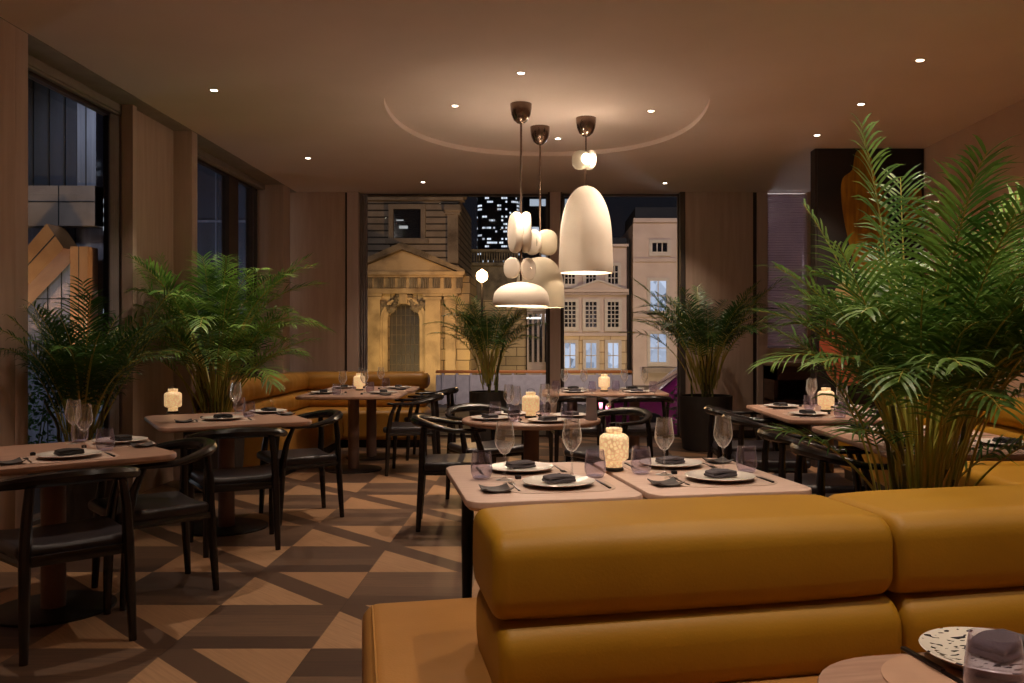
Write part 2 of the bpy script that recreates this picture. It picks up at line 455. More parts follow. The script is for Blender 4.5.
# ------------------------------------------------------------------ mesh builder
class MB:
    def __init__(s):
        s.v, s.f, s.m = [], [], []
        s.M = None
        s.mi = 0

    def add(s, vs, fs):
        o = len(s.v)
        if s.M is not None:
            vs = [s.M @ Vector(v) for v in vs]
        s.v += [tuple(v) for v in vs]
        s.f += [tuple(i + o for i in f) for f in fs]
        s.m += [s.mi] * len(fs)
        return s

    def box(s, x0, x1, y0, y1, z0, z1):
        if x0 > x1: x0, x1 = x1, x0
        if y0 > y1: y0, y1 = y1, y0
        if z0 > z1: z0, z1 = z1, z0
        return s.add([(x0, y0, z0), (x1, y0, z0), (x1, y1, z0), (x0, y1, z0), (x0, y0, z1), (x1, y0, z1), (x1, y1, z1), (x0, y1, z1)],
                     [(0, 3, 2, 1), (4, 5, 6, 7), (0, 1, 5, 4), (1, 2, 6, 5), (2, 3, 7, 6), (3, 0, 4, 7)])

    def rbox(s, x0, x1, y0, y1, z0, z1, r=.01, k=2, n=1, warp=None):
        """rounded box; n extra divisions on the flats; warp(p)->p"""
        c = ((x0 + x1) / 2, (y0 + y1) / 2, (z0 + z1) / 2)
        h = (abs(x1 - x0) / 2, abs(y1 - y0) / 2, abs(z1 - z0) / 2)
        r = min(r, *[a * .999 for a in h])

        def ax(hh):
            L = [-hh + r * i / k for i in range(k + 1)]
            inn = [-(hh - r) + 2 * (hh - r) * i / n for i in range(1, n)]
            return L + inn + [hh - r + r * i / k for i in range(k + 1)]
        A = [ax(a) for a in h]
        idx, vs, fs = {}, [], []

        def vid(p):
            key = (round(p[0], 6), round(p[1], 6), round(p[2], 6))
            if key not in idx:
                q = [max(-(h[i] - r), min(h[i] - r, p[i])) for i in range(3)]
                # even the arc spacing
                d = Vector([math.tan((p[i] - q[i]) / r * pi / 4) if r else 0 for i in range(3)])
                if d.length > 1e-9:
                    d.normalize()
                w = [q[i] + d[i] * r + c[i] for i in range(3)]
                idx[key] = len(vs)
                vs.append(tuple(warp(w)) if warp else tuple(w))
            return idx[key]
        for a in range(3):
            b, cc = (a + 1) % 3, (a + 2) % 3
            for sg in (-1, 1):
                for i in range(len(A[b]) - 1):
                    for j in range(len(A[cc]) - 1):
                        q = []
                        for (ii, jj) in ((i, j), (i + 1, j), (i + 1, j + 1), (i, j + 1)):
                            p = [0, 0, 0]
                            p[a], p[b], p[cc] = sg * h[a], A[b][ii], A[cc][jj]
                            q.append(vid(p))
                        if len(set(q)) == 4:
                            fs.append(tuple(q if sg > 0 else q[::-1]))
        return s.add(vs, fs)

    def loft(s, loops, c0=True, c1=True):
        n = len(loops[0])
        vs = [p for l in loops for p in l]
        fs = []
        for i in range(len(loops) - 1):
            for j in range(n):
                a, b = i * n + j, i * n + (j + 1) % n
                fs.append((a, b, b + n, a + n))
        if c0: fs.append(tuple(range(n))[::-1])
        if c1: fs.append(tuple(range((len(loops) - 1) * n, len(loops) * n)))
        return s.add(vs, fs)

    def lathe(s, prof, n=24, o=(0, 0, 0), c0=True, c1=True):
        loops = [[(o[0] + r * cos(2 * pi * k / n), o[1] + r * sin(2 * pi * k / n), o[2] + z) for k in range(n)] for r, z in prof]
        return s.loft(loops, c0, c1)

    def tube(s, pts, rad, n=8, sc=(1, 1), caps=True):
        pts = [Vector(p) for p in pts]
        if not isinstance(rad, (list, tuple)):
            rad = [rad] * len(pts)
        loops = []
        up = Vector((0, 0, 1))
        prevS = None
        for i, p in enumerate(pts):
            t = (pts[min(i + 1, len(pts) - 1)] - pts[max(i - 1, 0)]).normalized()
            if prevS is None:
                S = t.cross(up)
                if S.length < .05:
                    S = t.cross(Vector((0, 1, 0)))
            else:
                S = prevS - t * prevS.dot(t)
            S.normalize()
            prevS = S
            N = S.cross(t)
            loops.append([tuple(p + S * cos(2 * pi * k / n) * rad[i] * sc[0] + N * sin(2 * pi * k / n) * rad[i] * sc[1]) for k in range(n)])
        return s.loft(loops, caps, caps)

    def prism(s, outline, z0, z1):
        """outline in xy, extruded z"""
        return s.loft([[(x, y, z0) for x, y in outline], [(x, y, z1) for x, y in outline]])

    def prismY(s, outline, y0, y1):
        """outline in xz, extruded along y (y0 nearer)"""
        return s.loft([[(x, y1, z) for x, z in outline], [(x, y0, z) for x, z in outline]])

    def build(s, name, m, parent=None, loc=None, rz=0, angle=35, flat=False):
        me = bpy.data.meshes.new(name)
        me.from_pydata(s.v, [], s.f)
        ms = m if isinstance(m, (list, tuple)) else [m]
        for x in ms:
            me.materials.append(x)
        if len(ms) > 1:
            me.polygons.foreach_set('material_index', s.m)
        if not flat:
            me.polygons.foreach_set('use_smooth', [True] * len(me.polygons))
            me.set_sharp_from_angle(angle=radians(angle))
        me.update()
        o = bpy.data.objects.new(name, me)
        COL.objects.link(o)
        if parent is not None:
            o.parent = parent
        if loc is not None:
            o.location = loc
        if rz:
            o.rotation_euler = (0, 0, rz)
        return o


def rrect(sx, sy, r, n=6):
    """rounded rectangle outline, full sizes"""
    out = []
    hx, hy = sx / 2 - r, sy / 2 - r
    for q, (cx, cy) in enumerate(((hx, hy), (-hx, hy), (-hx, -hy), (hx, -hy))):
        for i in range(n + 1):
            a = q * pi / 2 + i / n * pi / 2
            out.append((cx + r * cos(a), cy + r * sin(a)))
    return out


def slab(mb, sx, sy, r, z0, z1, bev=.006, cx=0, cy=0, n=6):
    L = []
    for z, ins in ((z0, bev * 1.6), (z0 + bev * 1.6, 0), (z1 - bev, 0), (z1 - bev * .3, bev * .3), (z1, bev)):
        rr = max(.001, r - ins)
        L.append([(x + cx, y + cy, z) for x, y in rrect(sx - 2 * ins, sy - 2 * ins, rr, n)])
    return mb.loft(L)


def tag(o, label=None, cat=None, group=None, kind=None):
    if label: o['label'] = label
    if cat: o['category'] = cat
    if group: o['group'] = group
    if kind: o['kind'] = kind
    return o


def thing(name, loc, rz, label, cat, group=None):
    o = bpy.data.objects.new(name, None)
    o.empty_display_size = .1
    COL.objects.link(o)
    o.location = (loc[0], loc[1], loc[2] if len(loc) > 2 else 0)
    o.rotation_euler = (0, 0, rz)
    return tag(o, label, cat, group)


def copy_tree(o, parent=None):
    c = o.copy()
    COL.objects.link(c)
    if parent is not None:
        c.parent = parent
    for ch in list(o.children):
        copy_tree(ch, c)
    return c


def struct(name, mb, m, flat=False, **k):
    return tag(mb.build(name, m, flat=flat, **k), kind='structure')


PROTO = {}


def put(key, maker, loc, rz, label, cat, group=None):
    if key not in PROTO:
        o = maker()
        PROTO[key] = o
    else:
        o = copy_tree(PROTO[key])
    o.location = loc
    o.rotation_euler = (0, 0, rz)
    return tag(o, label, cat, group)


# ------------------------------------------------------------------ room shell
mb = MB(); mb.box(-3.75, XR + .2, -1.8, YB + .25, -.12, 0)
struct('floor', mb, FLOORM)

# ceiling with a shallow oval recess
EX, EY, RX, RY = .03, 7.5, 1.34, 1.66
mb = MB()
N = 96
x0, x1, y0, y1 = XL, XR + .2, -1.8, YB + .2
ell, rec = [], []
for k in range(N):
    a = 2 * pi * k / N
    ca, sa = cos(a), sin(a)
    n_ = 2.25
    q = (abs(ca) ** n_ + abs(sa) ** n_) ** (-1 / n_)
    ell.append((EX + RX * q * ca, EY + RY * q * sa))
    t = 1e9
    if ca > 1e-9: t = min(t, (x1 - EX) / ca)
    if ca < -1e-9: t = min(t, (x0 - EX) / ca)
    if sa > 1e-9: t = min(t, (y1 - EY) / sa)
    if sa < -1e-9: t = min(t, (y0 - EY) / sa)
    rec.append((EX + t * ca, EY + t * sa))
# make sure the rectangle corners are hit
for cx, cy in ((x0, y0), (x1, y0), (x1, y1), (x0, y1)):
    k = min(range(N), key=lambda i: (rec[i][0] - cx) ** 2 + (rec[i][1] - cy) ** 2)
    rec[k] = (cx, cy)
mb.loft([[(x, y, CEIL) for x, y in rec], [(x, y, CEIL) for x, y in ell], [(x, y, CEIL + .045) for x, y in ell],
         [(EX + (x - EX) * .97, EY + (y - EY) * .97, CEIL + .045) for x, y in ell]], False, True)
mb.box(x0 - .6, x1, y0, y1, CEIL + .12, CEIL + .22)
struct('ceiling', mb, PLASTER, angle=30)
# lower soffit strip above the recessed left windows; recess shade put into its grey
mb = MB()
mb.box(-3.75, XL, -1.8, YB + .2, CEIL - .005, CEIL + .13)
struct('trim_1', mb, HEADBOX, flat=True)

# left wall: piers, panels, pilasters
mb = MB()
mb.box(-3.75, -3.38, -1.8, 5.34, 0, CEIL - .005)
mb.box(-3.60, -3.38, 7.2, 8.02, 0, CEIL - .005)
struct('wall_left', mb, WPANEL, flat=True)
for i, (ya, yb) in enumerate(((5.34, 5.47), (8.02, 8.15), (10.83, 11.13))):
    mb = MB(); mb.rbox(-3.60, XL, ya, yb, 0, CEIL - .005, .004, 1)
    struct('trim_%d' % (2 + i), mb, WPIL if i else WPIL)
mb = MB(); mb.rbox(-3.75, XL + .0, 5.0, 5.34, 0, CEIL - .005, .004, 1)
struct('trim_5', mb, WPANEL)
mb = MB(); mb.box(-3.42, -3.33, 7.12, 7.19, 0, CEIL - .006)
struct('trim_6', mb, WPIL)


def glazing(idx, plane, a, b, z0, z1, bars, frame_w=.03, axis='x', fm=FRAME):
    """a window: frame mesh with a pane child. axis 'x' = plane at constant x."""
    fr, pn = MB(), MB()
    t = .022

    def bx(m, u0, u1, zz0, zz1, th):
        if axis == 'x': m.box(plane - th, plane + th, u0, u1, zz0, zz1)
        else: m.box(u0, u1, plane - th, plane + th, zz0, zz1)
    bx(fr, a, a + frame_w, z0, z1, t)
    bx(fr, b - frame_w, b, z0, z1, t)
    bx(fr, a, b, z0, z0 + frame_w, t)
    bx(fr, a, b, z1 - frame_w, z1, t)
    for p, w in bars:
        bx(fr, p - w / 2, p + w / 2, z0, z1, t + .02)
    bx(pn, a + .01, b - .01, z0 + .01, z1 - .01, .006)
    o = struct('window_%d' % idx, fr, fm, flat=True)
    p_ = pn.build('pane', WINDG, o, flat=True)
    return o


glazing(1, -3.55, 5.47, 7.16, 0, CEIL - .06, [])
glazing(2, -3.55, 8.15, 10.83, 0, CEIL - .06, [(9.95, .30), (8.32, .03), (10.62, .05)])
glazing(3, -3.45, 11.13, 11.42, 0, CEIL - .06, [])
# blind boxes over the left windows
for i, (ya, yb) in enumerate(((5.47, 7.2), (8.15, 10.83))):
    mb = MB(); mb.rbox(-3.52, -3.43, ya, yb, CEIL - .07, CEIL - .005, .006, 1)
    mb.tube([(-3.46, ya + .02, CEIL - .074), (-3.46, yb - .02, CEIL - .074)], .008, 6)
    tag(mb.build('blind_box', HEADBOX), 'grey roller blind box along the top of the %s left window' % ('near' if i == 0 else 'far'), 'blind box')


def curtain(x, ya, yb, z0, z1, label, axis='x', amp=.02, waves=7, m=CURT, name='curtain'):
    mb = MB()
    n = waves * 8
    L0, L1 = [], []
    vs, fs = [], []
    for k in range(n + 1):
        t = k / n
        u = ya + (yb - ya) * t
        o = amp * sin(t * waves * 2 * pi)
        for (dz) in (z0, z1):
            for th in (0, .004):
                p = (x + o + th, u, dz) if axis == 'x' else (u, x + o + th, dz)
                vs.append(p)
    for k in range(n):
        a = 4 * k
        fs += [(a, a + 4, a + 6, a + 2), (a + 1, a + 3, a + 7, a + 5)]
    mb.add(vs, fs)
    return tag(mb.build(name, m), label, 'curtain')


curtain(-3.46, 7.0, 7.13, .02, CEIL - .11, 'narrow grey curtain stacked at the far edge of the near left window', waves=4)
# pale strip beside the far corner, made to glow
mb = MB(); mb.rbox(-3.40, -3.385, 11.19, 11.21, 0, CEIL - .06, .004, 1)
tag(mb.build('glow_strip', emis('cool_strip', (.9, .88, .85), .9)), 'thin pale vertical glowing strip beside the far left corner', 'light strip')

# back wall
XB = lambda px: (px - CX) * YB / F
mb = MB()
mb.box(-3.45, XB(345), YB, YB + .2, 0, CEIL)
mb.box(XB(685), XB(753), YB, YB + .2, 0, CEIL)
mb.box(XB(808), XR + .2, YB, YB + .2, 0, CEIL)
mb.box(XB(767), XB(808), YB, YB + .2, 0, 1.17)
struct('wall_back', mb, WPANEL, flat=True)
n_ = 7
for pa, pb, m_, dy in ((345, 347.5, WDARK, .02), (347.5, 359, WPIL, -.03), (548, 550, WDARK, .0), (550, 560.5, WPIL, -.03), (560.5, 562, WDARK, 0),
                       (680, 685, FRAME, -.02), (753, 757, WDARK, .02), (757, 767, WPIL, -.03)):
    mb = MB(); mb.box(XB(pa), XB(pb), YB + dy, YB + .2, 0, CEIL)
    struct('trim_%d' % n_, mb, m_, flat=True)
    n_ += 1
glazing(4, YB + .12, XB(359), XB(548), .0, CEIL - .01, [], .03, 'y')
glazing(5, YB + .12, XB(562), XB(681), .0, CEIL - .01, [], .03, 'y')
glazing(6, YB + .12, XB(767), XB(808), 1.17, CEIL - .01, [], .03, 'y')
curtain(YB + .03, XB(359.5), XB(367), .02, CEIL - .02, 'narrow grey sheer curtain at the left edge of the church view window', axis='y', waves=3, amp=.015)
mb = MB()
nb = 60
zt, zb = CEIL - .03, 1.20
for k in range(nb):
    z = zb + (zt - zb) * k / nb
    mb.box(XB(768), XB(807.5), YB + .03, YB + .034, z, z + (zt - zb) / nb - .004)
tag(mb.build('sheer_blind', LILAC, flat=True), 'lilac sheer blind drawn down over the small right back window', 'blind')
mb = MB(); mb.rbox(XB(789), XB(808), YB - .06, YB + .01, 1.155, 1.18, .005, 1)
struct('trim_20', mb, TABLEW)
# skirting
mb = MB()
mb.box(-3.40, XB(345), YB - .015, YB, 0, .1); mb.box(XB(685), XB(753), YB - .015, YB, 0, .1)
struct('baseboard_back', mb, WDARK, flat=True)
mb = MB(); mb.box(XR - .015, XR, -1.6, 8.75, 0, .1)
struct('baseboard_right', mb, WDARK, flat=True)
# right wall, rear wall
mb = MB(); mb.box(XR, XR + .2, -1.8, YB + .2, 0, CEIL)
struct('wall_right', mb, WALLP, flat=True)
mb = MB(); mb.box(-3.75, XR + .2, -2.0, -1.8, 0, CEIL + .1)
struct('wall_rear', mb, WALLP, flat=True)
# partition that carries the painting
YP = 8.77
XP = (816 - CX) * YP / F
mb = MB(); mb.box(XP, XR, YP + .03, YP + .18, 0, CEIL)
struct('wall_partition', mb, WDARK, flat=True)

# painting on the partition: dark ground with gold, cream and coral shapes
art = thing('wall_painting', ((XP + XR) / 2, YP + .03, 0), 0, 'large dark painting with gold and coral draped shapes behind the big palm', 'painting')
XW = lambda px: (px - CX) * YP / F - (XP + XR) / 2
ZW = lambda py: EYE - (py - HY) * YP / F
mb = MB(); mb.rbox(XW(818), XW(924), -.03, 0, ZW(400), CEIL - .01, .004, 1)
mb.build('canvas', ARTB, art)


def shape(pts, m, y):
    mb = MB()
    o = []
    n = len(pts)
    for i in range(n):       # closed Catmull-Rom smoothing
        p0, p1, p2, p3 = [pts[(i + k - 1) % n] for k in range(4)]
        for t in (0, .25, .5, .75):
            o.append(tuple(.5 * (2 * p1[a] + (p2[a] - p0[a]) * t + (2 * p0[a] - 5 * p1[a] + 4 * p2[a] - p3[a]) * t * t +
                                 (3 * p1[a] - p0[a] - 3 * p2[a] + p3[a]) * t ** 3) for a in (0, 1)))
    o = [(XW(a), ZW(b)) for a, b in o]
    mb.prismY(o, -.03 - y, -.03 - y + .004)
    mb.build('painted_shape', m, art)


shape([(856, 152), (866, 150), (872, 160), (876, 180), (886, 200), (890, 240), (880, 275), (858, 270), (846, 230), (841, 195), (843, 178), (852, 170)], GOLDP, .003)
shape([(908, 195), (921, 190), (921, 225), (912, 235), (904, 215)], GOLDP, .003)
shape([(835, 290), (850, 280), (868, 292), (880, 320), (862, 330), (845, 312)], CREAMP, .004)
shape([(822, 330), (835, 312), (852, 325), (866, 345), (872, 370), (855, 385), (832, 380), (820, 355)], PINKP, .005)

# service cabinet under the small window
cab = thing('service_cabinet', ((2.86 + 3.78) / 2, 11.1, 0), 0, 'dark walnut service cabinet with an open niche under the small right window', 'cabinet')
mb = MB()
hw = .46
mb.box(-hw, -hw + .04, -.25, .3, 0, .95); mb.box(hw - .04, hw, -.25, .3, 0, .95)
mb.box(-hw, hw, .26, .3, 0, .95); mb.box(-hw, hw, -.25, .3, .0, .12); mb.box(-hw, hw, -.25, .3, .50, .53)
mb.box(-hw, hw, -.25, .3, .78, .95); mb.box(-hw + .42, -hw + .46, -.25, .3, .12, .8)
mb.build('body', CABW, cab, flat=True)
mb = MB(); mb.rbox(-hw - .02, hw + .02, -.28, .3, .95, 1.0, .006, 1); mb.build('worktop', CABT, cab)
mb = MB(); mb.rbox(-hw + .47, hw - .05, -.27, -.25, .13, .49, .005, 1); mb.build('door', CABW, cab)
mb = MB(); mb.rbox(-.11, .12, -.07, .07, 0, .02, .006, 1); mb.rbox(-.09, .10, -.06, .06, .02, .035, .006, 1)
tag(mb.build('menu_folder', TABLEW, None, (3.27, 11.03, 1.0)), 'small stack of pale menus on the walnut service cabinet', 'menus')


# ------------------------------------------------------------------ ceiling downlights
def make_downlight():
    e = thing('downlight', (0, 0, 0), 0, None, None)
    mb = MB()
    mb.lathe([(.025, 0), (.025, -.004), (.040, -.004), (.044, -.001), (.044, 0)], 24, c0=False, c1=False)
    mb.build('trim_ring', TRIMW, e)
    mb = MB(); mb.lathe([(.026, -.001), (.026, -.003)], 20); mb.build('lens', DLENS, e)
    return e


def spot(x, y, z, e, size=92, blend=1.0, col=(1, .80, .62), r=.02, aim=None, name='downlight_beam'):
    L = bpy.data.lights.new(name, 'SPOT')
    L.energy, L.spot_size, L.spot_blend, L.color, L.shadow_soft_size = e, radians(size), blend, col, r
    o = bpy.data.objects.new(name, L)
    COL.objects.link(o)
    o.location = (x, y, z)
    if aim:
        o.rotation_euler = (Vector(aim) - Vector((x, y, z))).to_track_quat('-Z', 'Y').to_euler()
    return o


DL = []
for px, py, txt in ((214, 90, 'above the tables by the left windows'), (308, 158, 'above the left corner banquette'),
                    (521, 79, 'inside the oval recess, nearest the viewer'), (455, 111, 'inside the oval recess, left of the pendants'),
                    (651, 116, 'inside the oval recess, right of the pendants'), (558, 143, 'inside the oval recess, behind the pendants'),
                    (423, 182, 'in front of the church window'), (665, 183, 'in front of the town house window'),
                    (920, 60, 'nearest of the three over the right bench'), (861, 104, 'middle of the three over the right bench'),
                    (817, 135, 'farthest of the three over the right bench, beside the painting')):
    x, y = G(px, py, CEIL)
    DL.append((x, y, txt, 1))
for x, y in ((-2.5, 4.2), (-.15, 3.9), (.75, 3.5), (1.9, 4.0), (2.58, 4.72), (2.58, 3.7), (1.0, 1.9), (-.4, 1.4), (2.4, 1.6), (.2, -.7), (1.8, -.7), (-1.6, -.7)):  # last three sit behind the camera, added to fill the sofa front
    DL.append((x, y, None, 0))
import bmesh
SPOT_E = 66
for i, (x, y, txt, vis) in enumerate(DL):
    rec_ = ((x - EX) / RX) ** 2 + ((y - EY) / RY) ** 2 < .95
    zc = CEIL + (.045 if rec_ else 0)
    put('dl', make_downlight, (x, y, zc), 0,
        'small round recessed downlight ' + (txt or 'overhead, unseen outside the picture'),
        'downlight', 'recessed ceiling downlights' if txt else 'downlights above the edge of the picture')
    e = SPOT_E * (1.4 if rec_ else 1)
    spot(x, y, zc - .02, e)


# ------------------------------------------------------------------ pendants
def pendant(px, py, label, kind):
    x, y = G(px, py, CEIL + .045)
    k = y / F
    t = thing('pendant_lamp', (x, y, CEIL + .045), 0, label, 'pendant lamp', 'pendant lamps over the centre of the room')
    Z = lambda q: -(q - HY) * k + EYE - CEIL - .045
    rec_top = 0
    mb = MB()
    mb.lathe([(.004, -.165), (.03, -.16), (.06, -.135), (.08, -.09), (.088, -.04), (.09, 0)], 28)
    mb.build('ceiling_canopy', BRONZE, t)

    def disc(name, cx, cz, w, h, th, rot, m=SHADEW, cy=0):
        """rounded pebble plate standing upright, facing sideways by rot"""
        mb = MB()
        L = []
        for i, (tt, sc) in enumerate(((-1, .78), (-.8, .93), (-.3, 1), (.3, 1), (.8, .93), (1, .78))):
            L.append([(tt * th / 2, w / 2 * sc * math.copysign(abs(cos(a)) ** .85, cos(a)), h / 2 * sc * math.copysign(abs(sin(a)) ** .85, sin(a)))
                      for a in [2 * pi * q / 28 for q in range(28)]])
        mb.loft(L)
        mb.build(name, m, t, (cx, cy, cz), rot)

    def shade(prof, m):
        mb = MB()
        outer = prof
        inner = [(max(.001, r - .012), z - .012 if i > 0 else z) for i, (r, z) in reversed(list(enumerate(prof)))]
        inner = [(max(.001, r - .012), z - (.012 if z > prof[-1][1] + .01 else 0)) for r, z in reversed(prof)]
        mb.lathe(outer + inner, 40, c0=False, c1=False)
        mb.build('lamp_shade', m, t)
    if kind == 'dish':
        zt, zb = Z(282), Z(306)
        H = zt - zb
        shade([(.001, zt)] + [(.233 * sin(a), zb + H * (.22 + .78 * cos(a) ** .8)) for a in [pi / 2 * i / 14 for i in range(1, 14)]] +
              [(.235, zb + H * .2), (.232, zb + H * .08), (.228, zb)], SHADEW)
        mb = MB(); mb.tube([(0, 0, -.15), (0, 0, Z(281))], .009, 8); mb.build('stem', BRONZE, t)
        disc('glow_disc', -.045, Z(232.5), .26, 41 * k, .075, .35)
        disc('glow_disc', .042, Z(232.5), .26, 41 * k, .075, .1)
        disc('glow_disc', -.075, Z(268), .17, 21 * k, .03, .95)
        disc('glow_disc', .06, Z(269), .17, 22 * k, .03, -.75)
        mb = MB(); mb.tube([(-.09, 0, Z(268)), (.09, 0, Z(268))], .006, 6); mb.build('cross_bar', BRONZE, t)
        bulbs = [(0, -.0, Z(292))]
    elif kind == 'dome':
        zt, zb = Z(257), Z(307.5)
        H = zt - zb
        R = .222
        shade([(.001, zt)] + [(R * sin(a) ** .85, zb + H * (.35 + .65 * cos(a))) for a in [pi / 2 * i / 14 for i in range(1, 14)]] +
              [(R * 1.0, zb + H * .33), (R * 1.02, zb + H * .15), (R * 1.03, zb)], SHADEG)
        mb = MB(); mb.tube([(0, 0, -.15), (0, 0, Z(256))], .009, 8); mb.build('stem', BRONZE, t)
        disc('glow_disc', -.065, Z(242.5), .2, 25 * k, .03, .9)
        disc('glow_disc', .065, Z(242.5), .22, 26 * k, .03, -1.15, SHADEG)
        bulbs = [(0, 0, Z(280))]
    else:
        zt, zb = Z(186), Z(273)
        H = zt - zb
        R = .232
        shade([(.001, zt)] + [(R * sin(a) ** .9, zb + H * (.36 + .64 * cos(a))) for a in [pi / 2 * i / 16 for i in range(1, 16)]] +
              [(R * 1.005, zb + H * .33), (R * 1.03, zb + H * .15), (R * 1.045, zb + H * .03), (R * 1.03, zb)], SHADEW)
        mb = MB(); mb.tube([(0, 0, -.15), (0, 0, Z(186))], .006, 8); mb.build('stem', BRONZE, t)
        disc('glow_disc', -.045, Z(160), .17, 20 * k, .05, 1.15, SHADEG)
        disc('glow_disc', .035, Z(160), .17, 20 * k, .03, .6, SHADEW)
        bulbs = [(0, 0, Z(245))]
        mb = MB(); mb.lathe([(.045, -.012), (.05, 0), (.045, .012)], 16)
        ob = mb.build('lamp_glow', BULB, t, (.0, -.052, Z(160)))
        ob.rotation_euler = (pi / 2, 0, .6)
    for b in bulbs:
        mb = MB()
        mb.lathe([(.002, -.045), (.03, -.035), (.042, -.01), (.04, .015), (.02, .04), (.014, .06)], 16)
        mb.build('bulb', BULB, t, b)
    return t, (x, y, CEIL), [Z(232), Z(268), Z(242), Z(160)]


P1 = pendant(521, 104, 'dish shaped cream pendant lamp with four upright discs, lowest and leftmost', 'dish')
P2 = pendant(540, 127, 'grey putty dome pendant lamp with two discs, half hidden behind the dish', 'dome')
P3 = pendant(586, 118, 'tall bell shaped cream pendant lamp hanging highest on the right', 'bell')


def point(x, y, z, e, col=(1, .80, .60), r=.04, name='lamp_light'):
    L = bpy.data.lights.new(name, 'POINT')
    L.energy, L.color, L.shadow_soft_size = e, col, r
    o = bpy.data.objects.new(name, L)
    COL.objects.link(o)
    o.location = (x, y, z)
    return o


(p1x, p1y), (p2x, p2y), (p3x, p3y) = G(521, 104, CEIL + .045), G(540, 127, CEIL + .045), G(586, 118, CEIL + .045)
point(p1x + .0, p1y - .20, W(0, 205, p1y)[1], 7)
point(p3x + .07, p3y - .12, W(0, 163, p3y)[1], 2.2)
point(p2x, p2y - .15, W(0, 215, p2y)[1], 6)
for (x, y, q) in ((p1x, p1y, 296), (p2x, p2y, 285), (p3x, p3y, 250)):
    point(x, y, W(0, q, y)[1] - .06, 5)


# ------------------------------------------------------------------ chairs
def make_chair():
    e = thing('dining_chair', (0, 0, 0), 0, None, None)
    # horseshoe rail
    pts, rad = [], []
    n = 32
    for i in range(n + 1):
        a = pi * (i / n) * 1.0 + pi      # from pi to 2pi through the back
        pts.append((.285 * cos(a), -.03 + .255 * sin(a), .682 + .050 * (-sin(a))))
    pre = [(-.262 , .19, .680), (-.275, .13, .680), (-.284, .06, .681)]
    suf = [(-x, y, z) for x, y, z in reversed(pre)]
    pts = pre + pts + suf
    m = len(pts)
    rad = [.013 + .020 * sin(pi * i / (m - 1)) ** 1.3 for i in range(m)]
    rad[0] = rad[-1] = .009
    mb = MB(); mb.tube(pts, rad, 10, (1.15, 1.0))
    mb.build('back_rail', CHAIRW, e)
    for sx in (-1, 1):
        mb = MB()
        mb.tube([(sx * .175, -.225, .716), (sx * .19, -.235, .58), (sx * .198, -.235, .43), (sx * .203, -.25, .2), (sx * .208, -.262, 0)],
                [.018, .021, .024, .021, .016], 10)
        mb.build('leg', CHAIRW, e)
        mb = MB()
        mb.tube([(sx * .275, .11, .678), (sx * .268, .155, .57), (sx * .255, .18, .43), (sx * .25, .19, .2), (sx * .25, .20, 0)],
                [.014, .020, .024, .021, .016], 10)
        mb.build('leg', CHAIRW, e)
    mb = MB()

    def warp(p):
        x, y, z = p
        k = 1 - .14 * (.22 - y) / .44
        dip = -.012 * (1 - min(1, (x / .25) ** 2)) if z > .445 else 0
        return (x * k, y, z + dip)
    mb.rbox(-.262, .262, -.225, .235, .405, .465, .026, 3, 5, warp)
    mb.build('seat', SEATL, e)
    mb = MB()
    mb.rbox(-.24, .24, .165, .19, .375, .42, .004, 1)
    mb.rbox(-.20, .20, -.24, -.215, .375, .42, .004, 1)
    for sx in (-1, 1):
        mb.tube([(sx * .206, -.235, .395), (sx * .255, .18, .395)], .014, 6, (1, 1.4))
    mb.build('seat_frame', CHAIRW, e)
    return e


def chair(x, y, deg, label):
    return put('chair', make_chair, (x, y, 0), radians(deg), 'black round-railed dining chair ' + label, 'chair', 'black dining chairs with curved rails')


# ------------------------------------------------------------------ tables
def ped_table(name, x, y, rot, sx, sy, label, m=TABLEW2, round_=False, cols=((0, 0),), group=None, R=.10, base=.275):
    t = thing(name, (x, y, 0), rot, label, 'table', group)
    mb = MB()
    if round_:
        mb.lathe([(sx - .025, .715), (sx - .004, .724), (sx, .74), (sx - .004, .747), (sx - .01, .75)], 64)
    else:
        slab(mb, sx, sy, R, .718, .75, .007, n=8)
    mb.build('tabletop', m, t)
    for cx, cy in cols:
        mb = MB(); mb.lathe([(.054, .012), (.054, .70), (.12, .718)], 28, (cx, cy, 0)); mb.build('column', COLUMN, t)
        mb = MB(); mb.lathe([(base, 0), (base, .010), (base - .008, .014)], 48, (cx, cy, 0)); mb.build('base_plate', BLACKM, t)
    return t


def leg_table(x, y, rot, sx, sy, label, group=None, m=TABLEW):
    t = thing('dining_table', (x, y, 0), rot, label, 'table', group)
    mb = MB(); slab(mb, sx, sy, .075, .715, .75, .008, n=8)
    mb.build('tabletop', m, t)
    for ax in (-1, 1):
        for ay in (-1, 1):
            mb = MB()
            px, py = ax * (sx / 2 - .09), ay * (sy / 2 - .10)
            mb.tube([(px, py, .70), (px, py, .45), (px + ax * .005, py + ay * .005, 0)], [.024, .027, .016], 12)
            mb.build('leg', BLACKM, t)
    mb = MB()
    mb.rbox(-sx / 2 + .08, sx / 2 - .08, -.02, .02, .68, .716, .004, 1)
    for ay in (-1, 1):
        mb.rbox(-sx / 2 + .07, sx / 2 - .07, ay * (sy / 2 - .10) - .015, ay * (sy / 2 - .10) + .015, .68, .716, .004, 1)
    mb.build('under_frame', BLACKM, t)
    return t


# ------------------------------------------------------------------ tableware prototypes
def mk_plate():
    e = thing('dinner_plate', (0, 0, 0), 0, None, None)
    mb = MB()
    mb.lathe([(.078, 0), (.080, .001), (.10, .008), (.134, .0165), (.1355, .0185)], 48, c1=False)
    mb.build('underside', PLATEB, e)
    mb = MB()
    mb.lathe([(.1355, .0185), (.133, .0200), (.105, .0150), (.095, .0115), (.001, .0105)], 48, c0=False, c1=False)
    mb.build('glazed_top', PLATEW, e)
    return e


